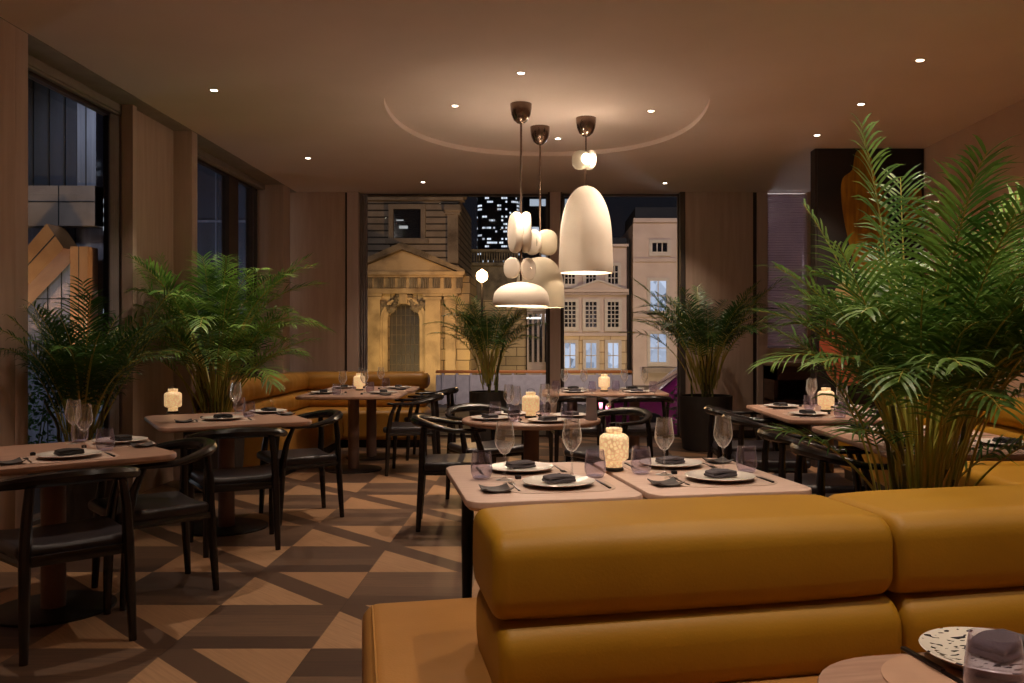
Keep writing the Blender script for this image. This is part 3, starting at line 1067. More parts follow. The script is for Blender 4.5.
def mk_tplate():
    e = thing('bread_plate', (0, 0, 0), 0, None, None)
    mb = MB()
    mb.lathe([(.075, 0), (.077, .001), (.09, .012), (.112, .022), (.1135, .024)], 56, c1=False)
    mb.build('underside', PLATEB, e)
    mb = MB()
    mb.lathe([(.1135, .024), (.111, .0255), (.085, .019), (.075, .0165), (.001, .0165)], 56, c0=False, c1=False)
    mb.build('glazed_top', TERR, e)
    return e


def mk_mat():
    mb = MB(); slab(mb, .40, .30, .09, 0, .002, .0004, n=8)
    return mb.build('placemat', MATW)


def mk_matb():
    mb = MB(); slab(mb, .42, .32, .12, 0, .0025, .0005, n=10)
    return mb.build('placemat', MATB)


def napkin_shape(m, name='napkin'):
    e = thing(name, (0, 0, 0), 0, None, None)
    for i, (w, d, z, r) in enumerate(((.115, .072, 0, .0), (.11, .066, .0115, .05))):
        mb = MB()
        mb.rbox(-w / 2, w / 2, -d / 2, d / 2, z, z + .012, .0055, 2, 6,
                lambda p, i=i: (p[0], p[1] + .004 * sin(p[0] * 40 + i), p[2] + .0022 * sin(p[0] * 55 + i * 2) * (1 if p[2] > .004 else 0)))
        o = mb.build('fold', m, e, (0, 0, 0), r)
    return e


def mk_fork():
    mb = MB()
    mb.rbox(-.0035, .0035, -.10, .03, .001, .0035, .001, 1)
    mb.add([(-.0035, .03, .001), (.0035, .03, .001), (.011, .052, .002), (-.011, .052, .002), (-.0035, .03, .0035), (.0035, .03, .0035), (.011, .052, .0045), (-.011, .052, .0045)],
           [(0, 3, 2, 1), (4, 5, 6, 7), (0, 1, 5, 4), (1, 2, 6, 5), (2, 3, 7, 6), (3, 0, 4, 7)])
    for k in range(4):
        x = -.0095 + k * .0063
        mb.tube([(x, .051, .0032), (x, .08, .001), (x * .9, .098, .004)], [.0015, .0014, .0009], 5)
    return mb.build('fork', CUT)


def mk_knife():
    mb = MB()
    mb.rbox(-.0055, .0055, -.11, .0, .0, .006, .0025, 2)
    mb.rbox(-.006, .006, -.002, .095, .0005, .0025, .001, 1, 4, lambda p: (p[0] * (1 - max(0, p[1] - .05) * 12), p[1], p[2]))
    return mb.build('knife', CUT)


def mk_rest():
    mb = MB(); mb.rbox(-.011, .011, -.011, .011, 0, .014, .003, 2)
    mb.lathe([(.006, .0), (.006, .002)], 12, (0, 0, .014))
    return mb.build('salt_cube', NAPB)


def mk_dish():
    mb = MB()
    n = 8
    loops = []
    a = .052
    vs, fs = [], []
    for side in (0, 1):
        for i in range(n + 1):
            for j in range(n + 1):
                x, y = -1 + 2 * i / n, -1 + 2 * j / n
                lift = .012 * (abs(x) ** 2.5 * abs(y) ** 1.0 + .4 * max(abs(x), abs(y)) ** 4)
                vs.append((x * a, y * a, lift + (.004 if side else 0)))
    N1 = (n + 1) ** 2
    for i in range(n):
        for j in range(n):
            p = i * (n + 1) + j
            fs.append((p, p + 1, p + n + 2, p + n + 1))
            fs.append((N1 + p, N1 + p + n + 1, N1 + p + n + 2, N1 + p + 1))
    for i in range(n):
        for (p, q) in ((i * (n + 1), (i + 1) * (n + 1)), ((i + 1) * (n + 1) + n, i * (n + 1) + n), (i + 1, i), (n * (n + 1) + i, n * (n + 1) + i + 1)):
            fs.append((p, q, q + N1, p + N1))
    mb.add(vs, fs)
    return mb.build('side_dish', DISHM)


def mk_wine():
    e = thing('wine_glass', (0, 0, 0), 0, None, None)
    mb = MB()
    mb.lathe([(.034, 0), (.035, .0015), (.012, .005), (.0045, .012), (.0036, .04), (.0036, .085), (.006, .098)], 20, c1=False)
    mb.build('stem', WINEG, e)
    mb = MB()
    o = [(.004, .098), (.018, .106), (.034, .132), (.0395, .148), (.0385, .165), (.033, .205), (.0305, .228)]
    inn = [(r - .0011, z + .0008) for r, z in o[::-1]]
    mb.lathe(o + [(.0298, .2285)] + inn[1:], 24, c0=False, c1=False)
    mb.build('bowl', WINEG, e)
    return e


def mk_tumbler():
    mb = MB()
    o = [(.001, 0), (.027, .0), (.034, .006), (.0415, .026), (.0425, .045), (.040, .075), (.0355, .108)]
    inn = [(max(.001, r - .0018), max(z, .009)) for r, z in o[::-1]]
    mb.lathe(o + [(.0347, .1088)] + inn[1:], 28, c0=False, c1=False)
    return mb.build('tumbler', TUMG)


def mk_lantern():
    e = thing('table_lantern', (0, 0, 0), 0, None, None)
    mb = MB()
    mb.lathe([(.036, .0), (.040, .002), (.040, .012), (.034, .016)], 28); mb.build('foot', LANTF, e)
    mb = MB()
    pr = [(.034, .016), (.033, .032), (.034, .040), (.052, .046), (.059, .052), (.0605, .06), (.0605, .135), (.058, .143), (.047, .152), (.032, .156), (.031, .160), (.034, .163), (.034, .176), (.031, .178)]
    mb.lathe(pr, 36)
    mb.build('pierced_shade', LANT, e)
    mb = MB()
    for s in (-1, 1):
        mb.tube([(s * .024, 0, .178), (s * .022, 0, .196)], .0016, 5)
    mb.tube([(-.022, 0, .196), (0, 0, .20), (.022, 0, .196)], .0016, 5)
    mb.build('handle', LANTF, e)
    return e


TOP = .75
LOC = {}


def setting(x, y, deg, where, scale=1, dark=False, dish=True, glasses=True, mat_=True, wine=True, gv=0.0):
    """one place setting; the diner sits at local -y and looks along +y"""
    a = radians(deg)

    def P(u, v, z=TOP):
        return (x + u * cos(a) - v * sin(a), y + u * sin(a) + v * cos(a), z)
    z0 = TOP
    if mat_:
        put('mat', mk_mat, P(0, .0), a, 'pale placemat %s' % where, 'placemat', 'pale placemats')
        z0 = TOP + .002
    put('plate', mk_plate, P(0, 0, z0), a, 'white plate %s' % where, 'plate', 'white dinner plates')
    key = 'napb' if dark else 'nap'
    put(key, (lambda: napkin_shape(NAPB if dark else NAPK)), P(.0, -.005, z0 + .0150), a + .15, 'folded %s napkin %s' % ('black' if dark else 'charcoal', where), 'napkin', 'folded napkins')
    put('fork', mk_fork, P(-.165, -.0, z0), a, 'dark fork %s' % where, 'fork', 'dark forks')
    put('knife', mk_knife, P(.168, -.0, z0), a, 'dark knife %s' % where, 'knife', 'dark knives')
    if dish:
        put('dish', mk_dish, P(-.245, -.07), a + .1, 'square slate dish %s' % where, 'dish', 'slate side dishes')
    if glasses:
        if wine:
            put('wine', mk_wine, P(.10, .205 - gv), a, 'stemmed wine glass %s' % where, 'wine glass', 'wine glasses')
        put('tumb', mk_tumbler, P(.185, .165 - gv), a, 'violet tumbler %s' % where, 'tumbler', 'violet tumblers')
    put('rest', mk_rest, P(-.12, .185), a, 'tiny black cube %s' % where, 'salt pot', 'tiny salt pots')


def lantern(x, y, where):
    o = put('lantern', mk_lantern, (x, y, TOP), 0, 'glowing pierced ivory table lantern %s' % where, 'lantern', 'glowing table lanterns')
    return o


# ------------------------------------------------------------------ place tables, chairs, settings
A12 = radians(11.5)
uA, wA = Vector((cos(A12), sin(A12))), Vector((-sin(A12), cos(A12)))
TA = (-.03, 3.42)
TBp = (TA[0] + uA.x * .65, TA[1] + uA.y * .65)
leg_table(TA[0], TA[1], A12, .63, .88, 'blush oak table with black legs behind the mustard sofa, left of the pair', 'pair of small tables behind the sofa')
leg_table(TBp[0], TBp[1], A12, .63, .88, 'blush oak table with black legs behind the mustard sofa, right of the pair', 'pair of small tables behind the sofa')


def loc2(T, u, w, ang):
    return (T[0] + u * cos(ang) - w * sin(ang), T[1] + u * sin(ang) + w * cos(ang))


for T, nm in ((TA, 'left'), (TBp, 'right')):
    p = loc2(T, .055 if nm == 'left' else .045, -.17, A12)
    setting(p[0], p[1], 11.5, 'on the sofa side of the %s table behind the sofa' % nm)
    p = loc2(T, -.02, .21, A12)
    setting(p[0], p[1], 191.5, 'on the far side of the %s table behind the sofa' % nm, dish=(nm == 'right'))
lx, ly = G(614, 470.5, TOP)
lantern(lx, ly, 'between the settings of the two tables behind the sofa')

# T1 front left
T1 = (-2.35, 4.21)
ped_table('dining_table', T1[0], T1[1], radians(42), .9, .9, 'brown oak pedestal table nearest the viewer on the left', group='pedestal tables')
x, y = G(69, 457.6, TOP)
setting(x, y, 38, 'nearest the viewer on the front left table', dark=True)
x, y = G(124, 443, TOP)
setting(x - .02, y, 125, 'by the right-hand chair of the front left table', dark=True, glasses=True)
chair(-2.095, 3.815, 44, 'at the front left table with its back to the viewer')
chair(-2.02, 4.51, 131, 'on the right of the front left table, facing the window')

# T2
T2 = (-2.17, 6.01)
ped_table('dining_table', T2[0], T2[1], radians(30), .95, 1.0, 'brown oak pedestal table before the tall left palm', group='pedestal tables')
x, y = G(223, 420, TOP)
setting(x, y, 25, 'on the near side of the table before the tall left palm', dark=True)
x, y = G(268, 413, TOP)
setting(x, y, 120, 'on the right side of the table before the tall left palm', dark=True)
lx, ly = G(173, 413, TOP)
lantern(lx, ly, 'at the left corner of the second left table')
chair(-1.93, 5.52, 27, 'on the near side of the second left table')
chair(-1.79, 6.40, 122, 'on the right of the second left table, legs on lit floor')

# T3 two tables end to end at the corner banquette
for i, yc in enumerate((8.66, 9.56)):
    nm = ('nearer', 'farther')[i]
    ped_table('dining_table', -1.87, yc, radians(2), .98, .86, 'brown oak pedestal table in the banquette corner, %s of the two' % nm, group='pedestal tables')
    setting(-2.16, yc, -90, 'on the bench side of the %s banquette corner table' % nm, dark=True)
    setting(-1.58, yc, 90, 'on the chair side of the %s banquette corner table' % nm, dark=True)
lantern(-1.93, 9.22, 'on the table in the banquette corner')
chair(-1.28, 8.5, 92, 'at the banquette corner tables, nearer of the two')
chair(-1.24, 9.55, 90, 'at the banquette corner tables, farther of the two')

# T4 round
T4 = (-.08, 6.0)
ped_table('round_table', T4[0], T4[1], 0, .475, .475, 'round brown oak table under the pendant lamps', round_=True)
for ang, nm, dk in ((200, 'left', 0), (292, 'near right', 0), (24, 'right', 0), (118, 'far', 1)):
    a = radians(ang)
    setting(T4[0] + .29 * cos(a), T4[1] + .29 * sin(a), ang + 90, 'on the %s side of the round table' % nm, dark=bool(dk), dish=False, mat_=False, gv=.06)
lx, ly = G(533, 411.5, TOP)
lantern(lx - .01, 6.05, 'in the middle of the round table')
chair(-.60, 6.12, -84, 'left of the round table, side on to the viewer')
chair(-.46, 6.95, -150, 'behind the round table on the left')
chair(.50, 6.60, 132, 'behind the round table on the right')
# folded card
mb = MB()
mb.add([(-.035, -.02, 0), (.035, -.02, 0), (.035, .0, .15), (-.035, .0, .15), (-.035, .02, 0), (.035, .02, 0), (-.035, -.018, 0), (.035, -.018, 0), (.035, 0, .147), (-.035, 0, .147), (.035, .018, 0), (-.035, .018, 0)],
       [(0, 1, 2, 3), (3, 2, 5, 4), (6, 9, 8, 7), (9, 11, 10, 8)])
tag(mb.build('menu_card', PAPER, None, (.325, 5.89, TOP), .2, flat=True), 'folded pale card standing at the right edge of the round table', 'card')

# T5 back right window table
T5 = (.62, 9.02)
ped_table('dining_table', T5[0], T5[1], 0, 1.26, .86, 'long brown oak table before the town house window', group='pedestal tables', cols=((-.32, 0), (.32, 0)), base=.22)
for sx, nm in ((-.3, 'left'), (.32, 'right')):
    setting(T5[0] + sx, T5[1] - .22, 0, 'near %s on the long table at the town house window' % nm, dish=False)
    setting(T5[0] + sx, T5[1] + .24, 180, 'far %s on the long table at the town house window' % nm, dish=False, dark=True)
lantern(.63, 9.03, 'on the long table at the town house window')
chair(.33, 8.50, 0, 'seen from behind at the long window table, left one')
chair(.96, 8.52, 0, 'seen from behind at the long window table, right one')

# T6 / T7 along the right bench
for (yc, nm, ys) in ((6.56, 'farther', (6.22, 6.92)), (4.82, 'nearer', (4.48, 5.18))):
    ped_table('dining_table', 2.12, yc, 0, .92, 1.36, 'brown oak table along the right-hand bench, %s of the two' % nm, group='pedestal tables', cols=((0, 0),))
    for j, yy in enumerate(ys):
        q = ('near', 'far')[j]
        setting(1.88, yy, -90, 'at the chair side, %s end, of the %s bench table' % (q, nm), dark=True, dish=False)
        setting(2.36, yy, 90, 'at the bench side, %s end, of the %s bench table' % (q, nm), dark=True, dish=False)
        chair(1.60, yy + .02, -90, 'at the %s right bench table, %s of its two' % (nm, ('nearer', 'farther')[j]))
lantern(2.12, 6.57, 'on the farther right bench table beside palm leaves')

# ------------------------------------------------------------------ foreground sofa (double-sided island)
S0 = Vector((-.115, 2.04))
A13 = radians(12)


def softbox(mb, x0, x1, y0, y1, z0, z1, r, puff=.0, k=5, n=6):
    cy, cz = (y0 + y1) / 2, (z0 + z1) / 2
    hx = (x1 - x0) / 2
    cx = (x0 + x1) / 2

    def warp(p):
        x, y, z = p
        fx = 1 - abs((x - cx) / hx) ** 6
        fy = 1 - abs((y - cy) / ((y1 - y0) / 2)) ** 4
        fz = 1 - abs((z - cz) / ((z1 - z0) / 2)) ** 4
        return (x, y + (1 if y > cy else -1) * puff * max(0, fx) * max(0, fz), z + (1 if z > cz else -1) * puff * .7 * max(0, fx) * max(0, fy))
    return mb.rbox(x0, x1, y0, y1, z0, z1, r, k, n, warp)


def roll(mb, x0, x1, y0, y1, z0, z1, r, re, puff=.006):
    """cushion roll: rounded section lofted along x, tight end radius"""
    cy, cz, sy, sz = (y0 + y1) / 2, (z0 + z1) / 2, y1 - y0, z1 - z0
    st = [(x0 + re * (1 - cos(a)), re * (1 - sin(a))) for a in [pi / 2 * q / 5 for q in range(6)]]
    st = [(x, i_) for x, i_ in st]
    mid = [x0 + re + (x1 - x0 - 2 * re) * k / 10 for k in range(1, 10)]
    L = [(x, i_, 0) for x, i_ in st] + [(x, -puff * (1 - abs(2 * (x - x0) / (x1 - x0) - 1) ** 4), 0) for x in mid] + [(x0 + x1 - x, i_, 0) for x, i_ in st[::-1]]
    loops = []
    for x, ins, _ in L:
        o = []
        for a, b in rrect(sy - 2 * ins, sz - 2 * ins, max(.004, r - ins * .7), 6):
            fy = 1 - abs(b / (sz / 2)) ** 4
            o.append((x, cy + a + math.copysign(puff * max(0, fy), a), cz + b))
        loops.append(o)
    loops = [l[::-1] for l in loops]
    mb.loft(loops[::-1])
    return mb


def loop_tube(mb, cx, w0, w1, z0, z1, r, rad, shift=0):
    """piping around the end of a cushion at x=cx"""
    pts = []
    hy, hz = (w1 - w0) / 2 - r, (z1 - z0) / 2 - r
    my, mz = (w0 + w1) / 2, (z0 + z1) / 2
    for q, (sy, sz) in enumerate(((1, 1), (-1, 1), (-1, -1), (1, -1))):
        for i in range(7):
            a = q * pi / 2 + i / 6 * pi / 2
            pts.append((cx, my + sy * hy + r * cos(a), mz + sz * hz + r * sin(a)))
    pts.append(pts[0])
    mb.tube(pts, rad, 6)


sofa = thing('banquette_sofa', (S0.x, S0.y, 0), A13, 'mustard leather island sofa with rolled back cushions in the foreground', 'sofa')
U0, U1 = -.295, 2.15
mb = MB()
softbox(mb, U0, U1, -.42, .88, .10, .450, .055, .012)
mb.build('seat', TANL, sofa)
mb = MB(); mb.rbox(U0 + .06, U1 - .06, -.36, .78, 0, .11, .004, 1); mb.build('plinth', BLACKM, sofa)
mb = MB()
mb.tube([(U0 + .032, -.36, .448), (U0 + .032, .0, .4515), (U0 + .032, .4, .4515), (U0 + .032, .82, .448)], .0035, 6)
mb.build('seat_piping', PIPING, sofa)
for (a, b) in ((.0, 1.05), (1.052, 2.08)):
    mb = MB(); roll(mb, a, b, .0, .40, .625, .838, .062, .035)
    c = mb.build('back_cushion', MUSTARD, sofa)
    for e_ in (a + .034, b - .034):
        mb = MB()
        loop_tube(mb, e_, .0 + .002, .40 - .002, .625 + .002, .838 - .002, .060, .0020)
        mb.build('piping', PIPING, c)
    mb = MB(); roll(mb, a + .012, b + .012, -.02, .42, .43, .632, .075, .035)
    mb.build('lower_cushion', MUSTARD, sofa)
mb = MB()
mb.rbox(.10, 2.0, .12, .28, .44, .78, .01, 1)
mb.build('back_frame', MUSTARD, sofa)

# foreground right table
TR = (.80, 1.18)
A5 = radians(10)
ped_table('dining_table', TR[0], TR[1], A5, .66, .76, 'oak table corner cut off at the bottom right of the view', TABLEW2, group='pedestal tables', R=.16)
aR = A5 + pi
put('matb', mk_matb, (.765, 1.38, TOP), aR, 'tan leather placemat on the bottom right table', 'placemat')
put('tplate', mk_tplate, (.755, 1.475, TOP + .0025), aR, 'white plate with dark terrazzo flecks on the bottom right table', 'plate')
napkin_shape(NAPK)
nb_ = bpy.data.objects[[o.name for o in bpy.data.objects if o.name.startswith('napkin') and o.parent is None][-1]]
for o in bpy.data.objects:
    if o.parent is None and o.name.startswith('napkin') and 'label' not in o:
        o.location = (.775, 1.48, TOP + .0215)
        o.rotation_euler = (0, 0, .5)
        tag(o, 'charcoal napkin on the flecked plate of the bottom right table', 'napkin')
put('knife', mk_knife, (.655, 1.435, TOP + .0025), radians(190) + .03, 'dark knife lying left of the flecked plate on the bottom right table', 'knife', 'dark knives')
put('tumb', mk_tumbler, (.672, 1.305, TOP), 0, 'large looking violet tumbler nearest the viewer on the bottom right table', 'tumbler', 'violet tumblers')
put('wine', mk_wine, (.79, 1.345, TOP), 0, 'wine glass at the right picture edge on the bottom right table', 'wine glass', 'wine glasses')


# ------------------------------------------------------------------ corner banquette and right bench
def bench(name, label, cat, parts, m=MUSTARD2):
    t = thing(name, (0, 0, 0), 0, label, cat)
    for (pn, x0, x1, y0, y1, z0, z1, r) in parts:
        mb = MB()
        if pn == 'plinth':
            mb.rbox(x0, x1, y0, y1, z0, z1, .004, 1)
            mb.build(pn, BLACKM, t)
        else:
            along = 'x' if (x1 - x0) > (y1 - y0) else 'y'
            cx, cy = (x0 + x1) / 2, (y0 + y1) / 2

            def warp(p, z0=z0, z1=z1):
                x, y, z = p
                a = x if along == 'x' else y
                w = .006 * sin(a * 37) * sin((z - z0) / (z1 - z0) * pi) + .004 * sin(a * 61 + 1)
                return (x, y - w, z) if along == 'x' else (x + w, y, z + w * .5)
            mb.rbox(x0, x1, y0, y1, z0, z1, r, 4, 24, warp)
            mb.build(pn, m, t)
    return t


bench('corner_banquette', 'amber leather L-shaped banquette in the far left corner', 'banquette', [
    ('plinth', -3.10, -2.42, 8.06, 11.0, 0, .10, 0), ('plinth', -2.5, -1.45, 10.42, 11.0, 0, .10, 0),
    ('seat_cushion', -3.0, -2.36, 8.0, 10.40, .09, .45, .06), ('seat_cushion', -3.0, -1.40, 10.36, 11.0, .09, .45, .06),
    ('lower_roll', -3.20, -2.86, 8.0, 9.35, .44, .66, .09), ('lower_roll', -3.20, -2.86, 9.35, 10.95, .44, .66, .09),
    ('upper_roll', -3.20, -2.88, 8.0, 9.35, .66, .88, .09), ('upper_roll', -3.20, -2.88, 9.35, 10.95, .66, .88, .09),
    ('lower_roll', -3.05, -1.42, 10.76, 11.12, .44, .66, .09),
    ('upper_roll', -3.05, -1.42, 10.78, 11.12, .66, .88, .09)])
bench('wall_bench', 'mustard leather bench along the right-hand wall behind the big palm', 'bench', [
    ('plinth', 2.80, 3.76, 3.7, 8.15, 0, .10, 0),
    ('seat_cushion', 2.74, 3.45, 3.65, 5.9, .09, .45, .06), ('seat_cushion', 2.74, 3.45, 5.9, 8.2, .09, .45, .06),
    ('lower_roll', 3.38, 3.78, 3.65, 5.9, .44, .64, .09), ('lower_roll', 3.38, 3.78, 5.9, 8.2, .44, .64, .09),
    ('upper_roll', 3.38, 3.78, 3.65, 5.9, .64, .84, .09), ('upper_roll', 3.38, 3.78, 5.9, 8.2, .64, .84, .09)], MUSTARD)


# ------------------------------------------------------------------ palms
def frond_mesh(rng, L, th0, th1, leaf, start, m_pairs, lean=1.5):
    """frond in local frame leaning towards +x; returns MB"""
    mb = MB()
    n = 16
    pts = [Vector((0, 0, 0))]
    sway = rng.uniform(-.25, .25)
    for i in range(n):
        t = (i + .5) / n
        th = th0 + (th1 - th0) * t ** lean
        az = sway * t * t
        pts.append(pts[-1] + Vector((sin(th) * cos(az), sin(th) * sin(az), cos(th))) * (L / n))
    rad = [.0065 * (1 - .8 * i / n) + .0008 for i in range(n + 1)]
    mb.mi = 1
    mb.tube(pts, rad, 5)
    mb.mi = 0

    def at(t):
        f = t * n
        i = min(n - 1, int(f))
        a = f - i
        return pts[i].lerp(pts[i + 1], a), (pts[i + 1] - pts[i]).normalized()
    for j in range(m_pairs):
        s = (j + .5) / m_pairs
        t = start + (1 - start) * s * .985
        p, T = at(t)
        S = T.cross(Vector((0, 0, 1)))
        if S.length < .1:
            S = Vector((0, 1, 0))
        S.normalize()
        N = S.cross(T).normalized()
        ll = leaf * (min(1, .45 + s * 3.0)) * (1 - .55 * max(0, s - .45) / .55) * rng.uniform(.85, 1.1)
        fw = .55 + .9 * s
        for sd in (-1, 1):
            D = (S * sd + T * fw * rng.uniform(.85, 1.15) + N * rng.uniform(.15, .5)).normalized()
            q = p + T * (.008 if sd > 0 else -.004)
            w0 = .0060 * rng.uniform(.85, 1.15) * (leaf / .25) ** .4
            seg = 4
            vs = []
            d = D.copy()
            gr = rng.uniform(.14, .34)
            Wd = (T - D * T.dot(D))
            Wd.normalize()
            for k in range(seg + 1):
                kk = k / seg
                wd = w0 * (.55 if k == 0 else (1 if k < 3 else .62)) if k < seg else 0.0006
                Wk = (Wd - d * Wd.dot(d)).normalized()
                vs += [q + Wk * wd, q - Wk * wd]
                d = (d + Vector((0, 0, -gr)) * (.4 + kk)).normalized()
                q = q + d * (ll / seg)
            mb.add(vs, [(2 * k, 2 * k + 1, 2 * k + 3, 2 * k + 2) for k in range(seg)])
    return mb


def palm(x, y, label, pot, fronds, canes, leaf, seed, mats, lim=(-9, 9, 99)):
    """pot=(radius, height). fronds: list of (az deg, L, th0 deg, th1 deg, z lift, base radius)"""
    rng = random.Random(seed)
    t = thing('potted_palm', (x, y, 0), 0, label, 'potted palm', 'indoor palms in dark planters')
    r, h = pot
    mb = MB()
    mb.lathe([(r * .80, 0), (r * .86, .01), (r * .97, h * .5), (r, h - .02), (r, h), (r - .02, h), (r - .025, h - .05)], 40, c1=False)
    mb.build('planter', POTM, t)
    mb = MB(); mb.lathe([(r - .024, h - .06), (r - .024, h - .045), (r * .4, h - .03), (.01, h - .03)], 32); mb.build('soil', SOIL, t)
    for c in range(canes):
        a = rng.uniform(0, 2 * pi)
        rr = rng.uniform(.1, .6) * r
        ln = rng.uniform(.35, .7)
        mb = MB()
        pts = [(rr * cos(a), rr * sin(a), h - .06)]
        for k in range(1, 7):
            s = k / 6
            pts.append(((rr + .10 * s * s) * cos(a) + .01 * sin(k * 2 + c), (rr + .10 * s * s) * sin(a), h - .06 + ln * s))
        mb.tube(pts, [.013 - .005 * k / 6 for k in range(7)], 7)
        mb.build('cane', CANE, t)
    for (az, L, t0, t1, zl, br, st) in fronds:
        lf = leaf * rng.uniform(.85, 1.1)
        mb = frond_mesh(rng, L, radians(t0), radians(t1), lf, st, int(max(12, L * (1 - st) / (.030 if leaf > .2 else .026))))
        a = radians(az)
        bx_, by_ = br * cos(a + .3), br * sin(a + .3)
        if lim != (-9, 9, 99):      # fronds press softly against glass and walls
            nv = []
            for (vx, vy, vz) in mb.v:
                wx = x + bx_ + vx * cos(a) - vy * sin(a)
                wy = y + by_ + vx * sin(a) + vy * cos(a)
                if wx < lim[0] + .25: wx = lim[0] + .25 * math.exp((wx - lim[0] - .25) / .25)
                if wy > lim[2] - .25: wy = lim[2] - .25 * math.exp(-(wy - lim[2] + .25) / .25)
                dx, dy = wx - x - bx_, wy - y - by_
                nv.append((dx * cos(a) + dy * sin(a), -dx * sin(a) + dy * cos(a), vz))
            mb.v = nv
        o = mb.build('frond', mats, t, (br * cos(a + .3), br * sin(a + .3), h - .05 + zl), a, flat=True)
    return t


def gen(rng, n, Lr, t0r, t1r, zr, br, st, azr=(0, 360)):
    out = []
    for i in range(n):
        az = azr[0] + (azr[1] - azr[0]) * ((i * .618034) % 1) + rng.uniform(-12, 12)
        k = (i + .5) / n
        k = (k * 7.31) % 1
        t0 = t0r[0] + (t0r[1] - t0r[0]) * rng.random()
        t1 = t1r[0] + (t1r[1] - t1r[0]) * k
        out.append((az, rng.uniform(*Lr), t0, t1, rng.uniform(*zr), rng.uniform(.02, br), st + rng.uniform(-.05, .08)))
    return out


R1 = random.Random(11)
# big right palm
big = gen(R1, 30, (1.2, 1.6), (3, 12), (35, 95), (.0, .2), .16, .46, (-100, 80))
big += gen(R1, 14, (1.0, 1.25), (3, 10), (35, 70), (.0, .2), .16, .50, (90, 270))
big += gen(R1, 24, (.95, 1.3), (5, 20), (75, 140), (.1, .4), .17, .44, (-100, 80))
big += gen(R1, 9, (.75, .95), (4, 12), (70, 120), (.3, .5), .14, .44, (100, 260))
big += gen(R1, 6, (.5, .65), (15, 35), (60, 110), (.0, .2), .18, .5)
big += [(120, 1.85, 2, 14, .05, .05, .6), (150, 1.55, 5, 34, .05, .05, .5), (80, 1.65, 2, 25, .05, .05, .5), (188, 1.38, 3, 66, .05, .03, .42),
        (176, 1.22, 4, 84, .12, .05, .42), (10, 1.7, 6, 70, .05, .05, .4), (340, 1.6, 8, 84, .1, .05, .4), (195, 1.12, 4, 112, .15, .05, .42),
        (225, 1.1, 6, 108, .15, .08, .45), (250, 1.2, 8, 108, .1, .08, .45), (290, 1.35, 8, 112, .1, .08, .45), (20, 1.75, 4, 50, .1, .08, .45), (355, 1.8, 4, 45, .1, .08, .45),
        (265, 1.0, 6, 125, .15, .1, .45), (240, .95, 8, 120, .25, .1, .45), (310, 1.05, 8, 125, .15, .1, .45)]
palm(1.62, 3.80, 'huge feathery green palm rising behind the sofa on the right', (.27, .45), big, 10, .27, 5, [LEAF1, STALK])
# left mid palm
R2 = random.Random(5)
f2 = gen(R2, 40, (1.05, 1.45), (4, 18), (50, 130), (.05, .4), .14, .40) + gen(R2, 26, (.75, 1.1), (10, 32), (75, 140), (.1, .45), .14, .38)
f2 += [(280, 1.5, 2, 50, .1, .05, .5), (20, 1.5, 3, 60, .1, .05, .5), (120, 1.45, 2, 40, .1, .05, .5), (310, 1.6, 3, 90, .2, .05, .45), (300, 1.5, 6, 80, .3, .05, .4), (330, 1.45, 8, 95, .35, .05, .4), (200, 1.4, 8, 100, .3, .05, .4), (260, 1.4, 8, 105, .3, .05, .4)]
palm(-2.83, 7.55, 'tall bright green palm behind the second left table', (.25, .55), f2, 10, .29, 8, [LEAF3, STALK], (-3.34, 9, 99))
# front left palm
R3 = random.Random(9)
f3 = gen(R3, 44, (.8, 1.1), (8, 24), (35, 108), (.0, .15), .10, .27)
palm(-2.98, 5.62, 'smaller dark palm by the near left window behind the front table', (.22, .60), f3, 5, .24, 3, [LEAF2, STALK], (-3.19, 9, 99))
# centre palm
R4 = random.Random(21)
f4 = gen(R4, 36, (.8, 1.15), (5, 16), (35, 112), (.05, .3), .09, .42)
palm(-.64, 10.2, 'slim dark palm in front of the church window', (.22, .68), f4, 6, .22, 4, [LEAF2, STALK], (-9, 9, 11.38))
# right back palm
R5 = random.Random(33)
f5 = gen(R5, 60, (1.0, 1.4), (4, 20), (45, 125), (.05, .3), .16, .42)
palm(1.90, 10.25, 'bushy dark palm against the oak panel at the back right', (.31, .63), f5, 8, .23, 6, [LEAF2, STALK], (-9, 9, 11.36))

# ------------------------------------------------------------------ outside
mb = MB(); mb.box(-60, 60, YB + .3, 200, -.75, -.6); mb.box(-60, -3.8, -20, YB + .3, -.75, -.6)
struct('ground', mb, ROAD, flat=True)
mb = MB(); mb.box(-20, 30, 25.5, 33, -.6, -.48)
struct('pavement', mb, PAVE, flat=True)

# church
DC = 30.0
ch = thing('church', (W(404, 0, DC)[0], DC, -.6), 0, 'floodlit old stone church with pedimented doorway seen through the left back window', 'church')
CXc = W(404, 0, DC)[0]
X = lambda px: W(px, 0, DC)[0] - CXc
Z = lambda py: W(0, py, DC)[1] + .6


def arch_outline(w, z0, zs, n=14):
    """half-width w, springing at zs"""
    return [(-w, z0)] + [(-w * cos(pi * i / n), zs + w * sin(pi * i / n)) for i in range(n + 1)] + [(w, z0)]


